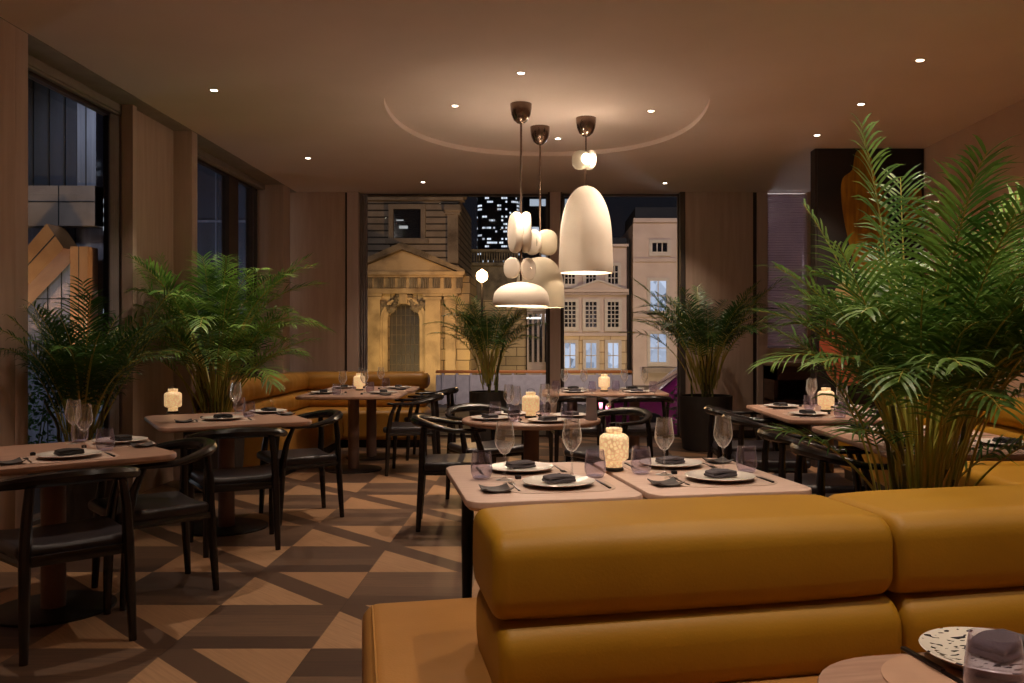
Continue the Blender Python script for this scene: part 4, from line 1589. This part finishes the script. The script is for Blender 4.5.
xl, xr = X(345), X(470)
wz = Z(276)
aw, azs = (X(419) - X(387)) / 2, Z(320)
mb = MB()     # lower wall with an arched opening
mb.box(xl - 4, -aw, 0, 3.0, 0, wz); mb.box(aw, xr, 0, 3.0, 0, wz)
n = 14
for i in range(n):
    a0, a1 = pi * i / n, pi * (i + 1) / n
    x0_, x1_ = -aw * cos(a0), -aw * cos(a1)
    mb.loft([[(x0_, 3.0, azs + aw * sin(a0)), (x1_, 3.0, azs + aw * sin(a1)), (x1_, 3.0, wz), (x0_, 3.0, wz)],
             [(x0_, 0, azs + aw * sin(a0)), (x1_, 0, azs + aw * sin(a1)), (x1_, 0, wz), (x0_, 0, wz)]])
mb.build('lower_wall', STONEY, ch, flat=True)
mb = MB(); mb.prismY(arch_outline(aw, 0.05, azs), .35, .42); o = mb.build('arched_window', LEADG, ch)
mb = MB()
for k in range(-3, 4):
    mb.box(k * aw / 3.5 - .008, k * aw / 3.5 + .008, .33, .35, .1, azs + sqrt(max(0, 1 - (k / 3.5) ** 2)) * aw)
for k in range(9):
    z = .3 + k * .34
    hw_ = aw if z < azs else sqrt(max(0, aw * aw - (z - azs) ** 2))
    mb.box(-hw_, hw_, .33, .35, z, z + .016)
mb.build('lattice', STONED, o, flat=True)
mb = MB()     # arch surround
n = 18
for r0, r1, y0_ in ((aw, aw + .16, -.10), (aw + .16, aw + .24, -.16)):
    Lo = []
    for i in range(-1, n + 2):
        if i < 0: pts_ = ((-r0, 0), (-r1, 0))
        elif i > n: pts_ = ((r0, 0), (r1, 0))
        else:
            a = pi * i / n
            pts_ = ((-r0 * cos(a), azs + r0 * sin(a)), (-r1 * cos(a), azs + r1 * sin(a)))
        (a_, b_), (c_, d_) = pts_
        Lo.append([(a_, .02, b_), (a_, y0_, b_), (c_, y0_, d_), (c_, .02, d_)])
    mb.loft(Lo)
mb.rbox(-.14, .14, -.24, 0, azs + aw, azs + aw + .36, .03, 1)
mb.build('arch_surround', STONEP, ch, flat=True)
rs = random.Random(4)
for sgn in (-1, 1):
    mb = MB()
    for k in range(34):
        s = k / 33
        ax_ = sgn * (.15 + s * .75)
        az_ = Z(303) + .1 - .42 * s + .18 * cos(s * 9)
        r_ = .07 + .05 * rs.random()
        mb.lathe([(.01, -r_), (r_ * .7, -r_ * .6), (r_, 0), (r_ * .7, r_ * .6), (.01, r_)], 7, (ax_, -.06 - rs.random() * .05, az_ + rs.uniform(-.07, .07)))
    mb.build('carved_garland', STONED, ch)
for a_, b_ in ((369, 381), (426, 441), (446, 456)):
    mb = MB()
    mb.box(X(a_), X(b_), -.22, 0, .35, Z(300)); mb.box(X(a_) - .06, X(b_) + .06, -.28, 0, 0, .35); mb.box(X(a_) - .05, X(b_) + .05, -.27, 0, Z(300), Z(297)); mb.box(X(a_) - .08, X(b_) + .08, -.3, 0, Z(296.5), Z(294))
    mb.build('pilaster', STONEP, ch, flat=True)
mb = MB()
mb.box(xl, X(462), -.34, 0, Z(294), Z(289)); mb.box(xl, X(462), -.26, 0, Z(289), Z(277))
mb.box(xl, X(466), -.55, .1, Z(276), Z(272.5)); mb.box(xl, X(464), -.42, .1, Z(278), Z(276))
mb.build('entablature', STONEP, ch, flat=True)
for k in range(9):
    xx = X(368 + k * 11.2)
    mb = MB()
    for q in range(3):
        mb.box(xx + q * .075, xx + q * .075 + .05, -.33, -.26, Z(288.5), Z(279))
    mb.box(xx - .02, xx + .22, -.34, -.26, Z(279), Z(278))
    mb.build('triglyph', STONED, ch, flat=True)
mb = MB()     # pediment: recessed tympanum + raking cornices
ap, lft, rgt, bz = (0, Z(246)), X(343), X(466), Z(272.5)
mb.prismY([(lft + .3, bz), (rgt - .3, bz), (0, Z(250))], -.15, .3)
mb.build('tympanum', STONEP, ch, flat=True)
for sx, ex in ((-1, lft), (1, rgt)):
    mb = MB()
    th = .17
    o_ = [(0, Z(243.5)), (ex, bz + .06), (ex, bz - .02), (ex * .93, bz - .02), (0, Z(243.5) - th * 1.4)]
    mb.prismY(o_ if sx < 0 else o_[::-1], -.52, .3)
    mb.build('raking_cornice', STONED, ch, flat=True)
mb = MB(); mb.box(xl - 4, X(457), .55, 6, wz - .1, Z(194))
mb.build('upper_wall', STONEU, ch, flat=True)
mb = MB(); mb.box(X(446), X(457), .40, .6, Z(262), Z(213)); mb.box(X(443.5), X(459), .30, .6, Z(213), Z(211)); mb.rbox(X(443), X(460), .26, .6, Z(208), Z(203), .04, 1)
for k in range(6):
    mb.lathe([(.02, -.1), (.1, -.02), (.07, .1)], 6, (X(445 + k * 2.6), .3, Z(208.5)))
mb.build('corner_pilaster', STONEG, ch)
mb = MB(); mb.box(xl - 4, X(463), .2, .8, Z(199), Z(196)); mb.box(xl - 4, X(465), .05, .8, Z(196), Z(190))
mb.build('top_cornice', STONEG, ch, flat=True)
mb = MB()
w0, w1, wzb, wzt = X(391), X(419), Z(237), Z(207)
for b in ((w0 - .16, w0, wzb - .1, wzt + .16), (w1, w1 + .16, wzb - .1, wzt + .16), (w0, w1, wzt, wzt + .16)):
    mb.box(b[0], b[1], .40, .58, b[2], b[3])
mb.box(w0 - .26, w1 + .26, .34, .58, wzb - .18, wzb)
mb.build('upper_window_surround', STONEG, ch, flat=True)
mb = MB(); mb.box(w0, w1, .50, .58, wzb, wzt); o = mb.build('upper_window', DGLASS, ch, flat=True)
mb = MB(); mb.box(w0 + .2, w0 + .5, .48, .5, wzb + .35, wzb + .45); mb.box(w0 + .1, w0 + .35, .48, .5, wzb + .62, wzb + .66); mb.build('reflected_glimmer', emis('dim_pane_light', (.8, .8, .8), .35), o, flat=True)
mb = MB(); mb.box(X(385), X(423), -1.2, 0, 0, .12); mb.box(X(386), X(421), -.8, 0, .12, .22); mb.build('steps', STONEP, ch, flat=True)

# side range with balustrade
DS = 36.3
sd = thing('stone_range', (W(495, 0, DS)[0], DS, -.6), 0, 'dim stone side building with roof balustrade behind the street lamp', 'building')
Xo = W(495, 0, DS)[0]
X = lambda px: W(px, 0, DS)[0] - Xo
Z = lambda py: W(0, py, DS)[1] + .6
mb = MB(); mb.box(X(440), X(526), 0, 4, 0, Z(300)); mb.build('lower_wall', STONEY, sd, flat=True)
mb = MB(); mb.box(X(440), X(526), 0.05, 4, Z(300), Z(266)); mb.build('upper_wall', STONED, sd, flat=True)
mb = MB(); mb.box(X(440), X(526), -.25, .5, Z(266), Z(263)); mb.box(X(440), X(526), -.15, .4, Z(252), Z(249.5)); mb.build('cornice', STONED, sd, flat=True)
mb = MB()
for k in range(22):
    xx = X(464) + k * .105 * 1.0
    mb.lathe([(.03, 0), (.045, .08), (.025, .22), (.04, .36), (.03, .44)], 7, (xx, 0, Z(263)))
mb.build('balustrade', STONED, sd)
mb = MB(); mb.box(X(440), X(526), .12, .5, Z(300.5), Z(298)); mb.build('string_course', STONEP, sd, flat=True)

# street lamp
slx, slz = W(482, 276, 28)
sl = thing('street_lamp', (slx, 28, -.48), 0, 'street lamp with glowing orange globe right of the church', 'street lamp')
mb = MB(); mb.lathe([(.09, 0), (.09, .1), (.045, .2), (.04, slz + .48 - .2)], 10); mb.build('post', BLACKM, sl)
mb = MB(); mb.lathe([(.02, -.22), (.16, -.12), (.19, 0), (.16, .12), (.02, .22)], 14, (0, 0, slz + .48)); mb.build('globe', emis('sodium_globe', (1, .58, .26), 9), sl)
point(slx, 27.6, slz, 170, (1, .55, .22), .15, 'street_lamp_light')

# pale hall with tall dark openings
DH = 36.0
ph = thing('pale_hall', (W(537, 0, DH)[0], DH, -.6), 0, 'pale grey building with tall narrow dark openings left of the window mullion', 'building')
Xo = W(537, 0, DH)[0]
X = lambda px: W(px, 0, DH)[0] - Xo
Z = lambda py: W(0, py, DH)[1] + .6
mb = MB(); mb.box(X(527), X(551), 0, 5, 0, Z(262)); mb.build('wall', HOUSEW, ph, flat=True)
for k in range(4):
    mb = MB(); mb.box(X(529 + k * 5.2), X(531.8 + k * 5.2), -.06, .02, Z(362), Z(314)); mb.build('tall_opening', DGLASS, ph, flat=True)
mb = MB(); mb.box(X(527), X(551), -.2, 0, Z(311), Z(308)); mb.build('string_course', WHITEP, ph, flat=True)
mb = MB(); mb.rbox(X(527), X(541), -1.1, -1.0, Z(319.5), Z(317.8), .02, 1); mb.build('lamp_arm', emis('arm_light', (1, .9, .75), 1.6), ph)


def sash(parent, X, Z, x0, x1, y0, y1, Y, cols, rows, lit, name='window'):
    """framed sash window with pane sub-part. y0 top px, y1 bottom px"""
    a, b, zt, zb = X(x0), X(x1), Z(y0), Z(y1)
    mb = MB()
    f = .12
    for (p, q, r_, s_) in ((a - f, a, zb - f, zt + f), (b, b + f, zb - f, zt + f), (a, b, zt, zt + f), (a - f, b + f, zb - f * 1.3, zb)):
        mb.box(p, q, Y - .12, Y + .02, max(r_, zb) if s_ > zb else r_, s_)
    bw = .035
    for k in range(1, cols):
        xx = a + (b - a) * k / cols
        mb.box(xx - bw / 2, xx + bw / 2, Y - .05, Y + .01, zb, zt)
    for k in range(1, rows):
        zz = zb + (zt - zb) * k / rows
        mb.box(a, b, Y - .05, Y + .01, zz - bw / 2, zz + bw / 2)
    w = mb.build(name, WHITEP, parent, flat=True)
    mb = MB(); mb.box(a, b, Y - .02, Y + .01, zb, zt)
    mb.build('pane', lit or DGLASS, w, flat=True)


def lit_mat(name, col, s):
    m, nt, out = _new(name)
    e = nd(nt, 'ShaderNodeEmission')
    tc = nt.nodes.new('ShaderNodeTexCoord')
    mp = nt.nodes.new('ShaderNodeMapping')
    mp.inputs['Scale'].default_value = (1, 1, .8)
    nt.links.new(tc.outputs['Object'], mp.inputs[0])
    vo = nt.nodes.new('ShaderNodeTexVoronoi')
    vo.inputs['Scale'].default_value = 3.2
    nt.links.new(mp.outputs[0], vo.inputs[0])
    cr = nt.nodes.new('ShaderNodeValToRGB')
    cr.color_ramp.elements[0].position = .1
    cr.color_ramp.elements[0].color = c4(tuple(c * .25 for c in col))
    cr.color_ramp.elements[1].position = .8
    cr.color_ramp.elements[1].color = c4(col)
    nt.links.new(vo.outputs['Color'], cr.inputs[0])
    nt.links.new(cr.outputs[0], e.inputs[0])
    e.inputs[1].default_value = s
    nt.links.new(e.outputs[0], out.inputs[0])
    return m


LITW = lit_mat('lit_office_window', (.55, .62, .78), .75)
DH = 34.0
Xo = W(595, 0, DH)[0]
X = lambda px: W(px, 0, DH)[0] - Xo
Z = lambda py: W(0, py, DH)[1] + .6
hs = thing('town_house', (Xo, DH, -.6), 0, 'cream classical town house with small pediment and lit ground floor windows', 'house')
mb = MB(); mb.box(X(552), X(628), 0, 6, 0, Z(334)); mb.build('rusticated_base', HOUSEB, hs, flat=True)
mb = MB(); mb.box(X(552), X(628), 0.04, 6, Z(334), Z(246)); mb.build('upper_wall', HOUSEW, hs, flat=True)
mb = MB(); mb.box(X(552), X(628), -.1, .2, Z(336), Z(333)); mb.box(X(552), X(628), -.35, .2, Z(292.5), Z(289.5)); mb.box(X(552), X(628), -.2, .2, Z(295), Z(292.5)); mb.box(X(552), X(628), -.2, .2, Z(247), Z(244.5))
mb.build('cornice', HOUSEW, hs, flat=True)
mb = MB()
for k in range(46):
    mb.box(X(553 + k * 1.65), X(553.8 + k * 1.65), -.3, -.18, Z(295), Z(293))
mb.build('dentils', HOUSEW, hs, flat=True)
mb = MB(); mb.prismY([(X(574), Z(289.5)), (X(622), Z(289.5)), (X(598), Z(281))], -.3, .1); mb.build('pediment', HOUSEW, hs, flat=True)
mb = MB(); mb.prismY([(X(571), Z(289.5)), (X(575), Z(289.5)), (X(598), Z(281.8)), (X(621), Z(289.5)), (X(625), Z(289.5)), (X(598), Z(279.6))], -.4, -.28); mb.build('pediment_moulding', WHITEP, hs, flat=True)
for x0_ in (564.5, 585.5, 607.5):
    sash(hs, X, Z, x0_, x0_ + 11, 302, 327, .0, 3, 6, None)
    sash(hs, X, Z, x0_ + .3, x0_ + 10.7, 343, 368, -.02, 2, 2, LITW)
    sash(hs, X, Z, x0_ + .5, x0_ + 10.3, 266, 284, .02, 3, 3, None)
mb = MB(); mb.tube([(X(628.5), -.12, 0), (X(628.5), -.12, Z(240))], .07, 8); mb.build('downpipe', BLACKM, hs)
mb = MB(); mb.box(X(552), X(628), .6, 5, Z(246), Z(236)); mb.build('roof', ROOFD, hs, flat=True)

DH = 33.4
Xo = W(660, 0, DH)[0]
X = lambda px: W(px, 0, DH)[0] - Xo
Z = lambda py: W(0, py, DH)[1] + .6
h2 = thing('rendered_house', (Xo, DH, -.6), 0, 'taller plain pale rendered house right of the town house', 'house')
mb = MB(); mb.box(X(633), X(760), 0, 6, 0, Z(223)); mb.build('wall', HOUSEW, h2, flat=True)
mb = MB(); mb.box(X(633), X(761), -.25, .1, Z(223), Z(219)); mb.box(X(633), X(760), -.12, .1, Z(262), Z(258.5)); mb.box(X(633), X(760), -.12, .1, Z(317), Z(313)); mb.build('cornice', HOUSEW, h2, flat=True)
sash(h2, X, Z, 652, 667, 243, 252, .0, 3, 1, None)
sash(h2, X, Z, 650, 666, 281, 311, .0, 2, 2, LITW)
sash(h2, X, Z, 650, 666, 334, 362, .0, 2, 2, LITW)
sash(h2, X, Z, 700, 716, 281, 311, .0, 2, 2, None)
mb = MB(); mb.box(X(642), X(700), -.8, 0, Z(372), Z(367)); mb.build('shop_canopy', BEIGEC, h2, flat=True)
mb = MB(); mb.box(X(637), X(765), .6, 5, Z(222), Z(205)); mb.build('roof', ROOFD, h2, flat=True)

# far towers
TX, TZ = W(499, 0, 150)
tw = MB()
tw.rbox(-3.6, 3.6, -3.6, 3.6, 0, 32, 1.6, 3)
tag(tw.build('office_tower', tower_mat('tower_windows', .34, .62, .38, .8), None, (TX, 150, -.6), angle=60), 'distant dark office tower with scattered lit windows', 'tower')
TX, TZ = W(540, 0, 120)
tw = MB()
tw.loft([[(-2.3, 0, 0), (4, 0, 0), (4, 8, 0), (-2.3, 8, 0)], [(-2.3, 0, 16), (4, 0, 21), (4, 8, 21), (-2.3, 8, 16)], [(-2.3, 0, 24), (4, 0, 26), (4, 8, 26), (-2.3, 8, 24)]])
tag(tw.build('glass_block', tower_mat('block_windows', 1.6, 1.9, .35, .5, (.75, .85, 1)), None, (TX, 120, -.6), flat=True), 'distant glass block with pale lit bands beside the office tower', 'building')

# barrier added in place of the traffic light trails on the street
hx0, hx1 = W(436, 0, 25)[0], W(632, 0, 25)[0]
t = thing('trail_barrier', ((hx0 + hx1) / 2, 25, -.6), 0, 'low pale barrier with orange rail added in place of traffic light trails', 'barrier')
h_ = (hx1 - hx0) / 2
mb = MB(); mb.rbox(-h_, h_, -.05, .05, .02, .85, .01, 1)
for k in range(14):
    xx = -h_ + .2 + k * (2 * h_ - .4) / 13
    mb.box(xx - .03, xx + .03, -.08, .08, 0, .9)
mb.build('panel', BARR, t, flat=True)
mb = MB(); mb.rbox(-h_, h_, -.09, .09, .90, .98, .02, 1); mb.build('rail', TRAILR, t)

# parked magenta car
car = thing('parked_car', (3.15, 15.6, -.6), 0, 'magenta car parked outside the right back window', 'car')
prof = [(-2.1, .35), (-2.12, .62), (-1.95, .80), (-1.25, .92), (-.62, 1.42), (-.1, 1.52), (.8, 1.50), (1.55, 1.02), (2.05, .95), (2.12, .6), (2.08, .3), (1.7, .22), (-1.75, .22)]
mb = MB()
L = []
for y_, sc in ((-.86, .94), (-.80, .985), (-.5, 1), (.5, 1), (.80, .985), (.86, .94)):
    L.append([(x_ * sc, y_ * (1 if z_ < .95 else .80), .22 + (z_ - .22) * sc) for x_, z_ in prof])
mb.loft(L)
mb.build('body', CARP, car, angle=50)
for sy in (-1, 1):
    for x_a, tri in ((-.2, [(-1.02, .98), (-.54, 1.38), (-.12, 1.44), (-.12, .98)]), (.7, [(-.04, .98), (-.04, 1.44), (.72, 1.42), (1.25, 1.02)])):
        mb = MB()
        ys = sy * .80
        o_ = tri
        mb.loft([[(a, ys * (1 - .17 * (z - .95)) - .01 * sy, z) for a, z in o_], [(a, ys * (1 - .17 * (z - .95)) + .012 * sy, z) for a, z in o_]])
        mb.build('side_window', DGLASS, car, flat=True)
for wx in (-1.35, 1.35):
    for sy in (-1, 1):
        mb = MB(); mb.lathe([(.18, -.1), (.31, -.1), (.33, -.06), (.33, .06), (.31, .1), (.18, .1)], 24)
        o = mb.build('wheel', TYRE, car, (wx, sy * .78, .33)); o.rotation_euler = (pi / 2, 0, 0)
        mb = MB(); mb.lathe([(.18, -.08), (.17, .0), (.18, .08)], 16); mb.build('hub', STEEL, o)
mb = MB(); mb.rbox(-2.13, -2.06, -.75, -.45, .6, .74, .02, 1); mb.rbox(-2.13, -2.06, .45, .75, .6, .74, .02, 1); mb.build('headlamp', emis('lamp_pink', (1, .25, .4), 4), car)

# modern building outside the left windows
DM = 15.0
Xo = W(65, 0, DM)[0]
X = lambda px: W(px, 0, DM)[0] - Xo
Z = lambda py: W(0, py, DM)[1] + .6
mo = thing('clad_office_block', (Xo, DM, -.6), 0, 'modern office block with lit bronze diagonal brace outside the near left window', 'building')
mb = MB(); mb.box(X(-40), X(104), .3, 2.5, 0, Z(-60)); mb.build('core_wall', STEEL, mo, flat=True)
mb = MB(); mb.box(X(-40), X(77), .10, .32, Z(190), Z(-60)); g = mb.build('dark_glazing', DARKG, mo, flat=True)
mb = MB()
for q in (30, 46, 62, 77):
    mb.box(X(q) - .012, X(q) + .012, .06, .12, Z(190), Z(-60))
mb.build('glazing_bar', JOINT, g, flat=True)
mb = MB(); mb.box(X(77), X(96), .0, .32, Z(225), Z(-60)); mb.build('steel_fin', STEEL, mo, flat=True)
mb = MB(); mb.box(X(86) - .01, X(86) + .01, -.006, 0.01, Z(225), Z(-60)); mb.box(X(76.6), X(77.2), -.006, .01, Z(225), Z(-60)); mb.build('fin_joint', JOINT, mo, flat=True)
mb = MB(); mb.box(X(96), X(104), .25, .32, Z(420), Z(-60)); mb.build('side_glazing', tower_mat('side_offices', .07, .16, .30, .6), mo, flat=True)
mb = MB(); mb.box(X(-40), X(96), -.04, .3, Z(226), Z(186)); mb.build('beige_band', BEIGEC, mo, flat=True)
mb = MB()
for q in (60, ):
    mb.box(X(q) - .008, X(q) + .008, -.05, -.04, Z(226), Z(186))
mb.box(X(-40), X(96), -.05, -.04, Z(202) - .008, Z(202) + .008); mb.build('band_joint', JOINT, mo, flat=True)
# diagonal brace and column
mb = MB(); mb.prismY([(X(6), Z(326)), (X(6), Z(292)), (X(61.5), Z(227)), (X(78), Z(251))], -.45, .1); mb.build('diagonal_brace', BRONZC, mo, flat=True)
mb = MB(); mb.prismY([(X(6), Z(309)), (X(6), Z(307.8)), (X(69.2), Z(238)), (X(70), Z(239))], -.455, -.44); mb.build('brace_joint', JOINT, mo, flat=True)
mb = MB(); mb.box(X(78), X(95), -.25, .1, Z(345), Z(248)); mb.build('bronze_column', BRONZC, mo, flat=True)
mb = MB(); mb.box(X(86.3), X(86.8), -.256, -.24, Z(345), Z(248)); mb.box(X(77), X(95), -.256, -.24, Z(297) - .008, Z(297) + .008); mb.build('column_joint', JOINT, mo, flat=True)
mb = MB()
for q in (38, 52, 66):
    mb.box(X(q) - .008, X(q) + .008, .29, .3, 0, Z(190))
for q in (298, 360, 400):
    mb.box(X(-40), X(77), .29, .3, Z(q) - .008, Z(q) + .008)
mb.build('panel_joint', JOINT, mo, flat=True)
spot(Xo + X(46), DM - 2.6, 0.2, 260, 80, .8, (1, .68, .36), .2, (Xo + X(60), DM, 3.0), 'brace_uplight')
spot(Xo + X(85), DM - 3.0, 5.6, 170, 60, .8, (.75, .82, 1), .2, (Xo + X(80), DM, 4.2), 'cladding_wash')
spot(Xo + X(60), DM - 4, 1.0, 180, 70, .8, (.75, .80, 1), .3, (Xo + X(40), DM, .8), 'cladding_wash')

# dark glass block outside the second left window
g2 = thing('dark_glass_block', (W(232, 0, 22)[0], 22, -.6), 0, 'dark blue glass office block outside the far left window', 'building')
mb = MB(); mb.box(-1.9, 1.6, 0, 6, 0, 10); mb.build('facade', DARKG, g2, flat=True)
mb = MB()
for k in range(8):
    mb.box(-1.9 + k * .5, -1.87 + k * .5, -.06, 0, 0, 10)
for k in range(5):
    mb.box(-1.9, 1.6, -.04, 0, .4 + k * 2.2, .46 + k * 2.2)
mb.build('mullion', STEEL, g2, flat=True)
spot(W(232, 0, 22)[0], 18.5, 1.0, 420, 100, .8, (.7, .78, 1), .3, (W(232, 0, 22)[0], 22, 4), 'facade_wash')

# shrubs outside the near window
for (px, py, d, r_, lab) in ((28, 405, 9.0, .36, 'leafy shrub outside the near left window, left one'), (104, 418, 9.6, .28, 'leafy shrub outside the near left window, right one')):
    x_, z_ = W(px, py, d)
    rg = random.Random(int(px))
    t = thing('garden_shrub', (x_, d, -.6), 0, lab, 'shrub')
    mb = MB()
    for k in range(5):
        a = k * 1.3
        mb.tube([(0, 0, 0), (.06 * cos(a), .06 * sin(a), .4), (.22 * cos(a), .22 * sin(a), z_ + .6 + .1)], [.012, .009, .004], 5)
    mb.build('stem', CANE, t)
    mb = MB()
    for k in range(420):
        a, b, q = rg.uniform(0, 2 * pi), rg.uniform(-1, 1), rg.random() ** .4
        c = Vector((r_ * q * cos(a) * sqrt(1 - b * b), r_ * q * sin(a) * sqrt(1 - b * b), z_ + .6 + b * r_ * 1.5 * q))
        u_ = Vector((rg.uniform(-1, 1), rg.uniform(-1, 1), rg.uniform(-1, 1))).normalized()
        v_ = u_.orthogonal().normalized()
        s_ = rg.uniform(.022, .04)
        mb.add([c - u_ * s_, c + v_ * s_ * .5, c + u_ * s_, c - v_ * s_ * .5], [(0, 1, 2, 3)])
    mb.build('foliage', TSHRUB, t, flat=True)
point(-6.6, 8.0, 1.2, 14, (.9, .95, 1), .2, 'garden_light')
# potted shrub outside beyond the car window
x_, z_ = W(676, 400, 13.5)
rg = random.Random(77)
t = thing('garden_shrub', (x_ + .1, 13.3, -.6), 0, 'yellow-green shrub outside the right edge of the town house window', 'shrub')
mb = MB(); mb.lathe([(.16, 0), (.22, .4), (.22, .42)], 20); mb.build('pot', POTM, t)
mb = MB()
for k in range(260):
    a, b, q = rg.uniform(0, 2 * pi), rg.uniform(-1, 1), rg.random() ** .4
    c = Vector((.26 * q * cos(a) * sqrt(1 - b * b), .26 * q * sin(a) * sqrt(1 - b * b), .85 + b * .42 * q))
    u_ = Vector((rg.uniform(-1, 1), rg.uniform(-1, 1), rg.uniform(-1, 1))).normalized()
    v_ = u_.orthogonal().normalized()
    mb.add([c - u_ * .035, c + v_ * .016, c + u_ * .035, c - v_ * .016], [(0, 1, 2, 3)])
mb.build('foliage', TSHRUB, t, flat=True)


spot(3.4, 15.2, 2.4, 900, 50, .8, (1, .93, .93), .3, (3.1, YB, 2.2), 'blind_backlight')  # added outside to light the sheer blind through; no fixture there


def area(name, loc, aim, sx, sy, e, col):
    L = bpy.data.lights.new(name, 'AREA')
    L.shape = 'RECTANGLE'
    L.size, L.size_y, L.energy, L.color = sx, sy, e, col
    o = bpy.data.objects.new(name, L)
    COL.objects.link(o)
    o.location = loc
    o.rotation_euler = (Vector(aim) - Vector(loc)).to_track_quat('-Z', 'Y').to_euler()
    return o


# exterior floodlights
spot(-4.6, 25.0, -.3, 560, 58, 1, (1, .66, .28), .2, (-4.9, 30, 1.0), 'church_flood')
spot(-1.4, 27.0, -.3, 330, 80, .9, (1, .70, .32), .2, (-2.0, 34, 1.2), 'church_flood')
spot(-3.0, 16.0, 6.5, 800, 40, .9, (1, .84, .74), .5, (-5.0, 30, 5.4), 'street_flood')
spot(4.5, 24.0, .0, 900, 90, .9, (1, .74, .42), .3, (3.4, 34, 1.4), 'street_flood')
spot(3.0, 20.0, 7.0, 1500, 50, .9, (.96, .80, .86), .5, (3.6, 34, 3.5), 'street_flood')
spot(3.4, 13.4, 2.6, 60, 100, .8, (1, .6, .8), .3, (3.2, 15.6, 0), 'kerb_light')
spot(0.2, 21.0, 3.0, 420, 90, .8, (1, .85, .75), .3, (0, 25, 0), 'kerb_light')

# world: very dark blue night
w = bpy.data.worlds.new('night')
SC.world = w
w.use_nodes = True
bg = w.node_tree.nodes['Background']
bg.inputs[0].default_value = (.14, .14, .19, 1)
bg.inputs[1].default_value = .035

# ------------------------------------------------------------------ camera
cam = bpy.data.cameras.new('camera')
cam.sensor_width = 36
cam.lens = F / 1024 * 36
cam.shift_x = -(CX - 512) / 1024
cam.shift_y = (HY - 341.5) / 1024
cam.clip_start, cam.clip_end = .05, 500
co = bpy.data.objects.new('camera', cam)
COL.objects.link(co)
co.location = (0, 0, EYE)
co.rotation_euler = (pi / 2, 0, 0)
SC.camera = co
vs = SC.view_settings
vs.view_transform = 'Standard'
vs.look = 'None'
vs.gamma = 1
vs.use_curve_mapping = False
vs.exposure = 0.6
SC.cycles.max_bounces = 12
SC.cycles.transparent_max_bounces = 24
SC.cycles.caustics_reflective = False
SC.cycles.caustics_refractive = False
SC.cycles.sample_clamp_indirect = 4.0
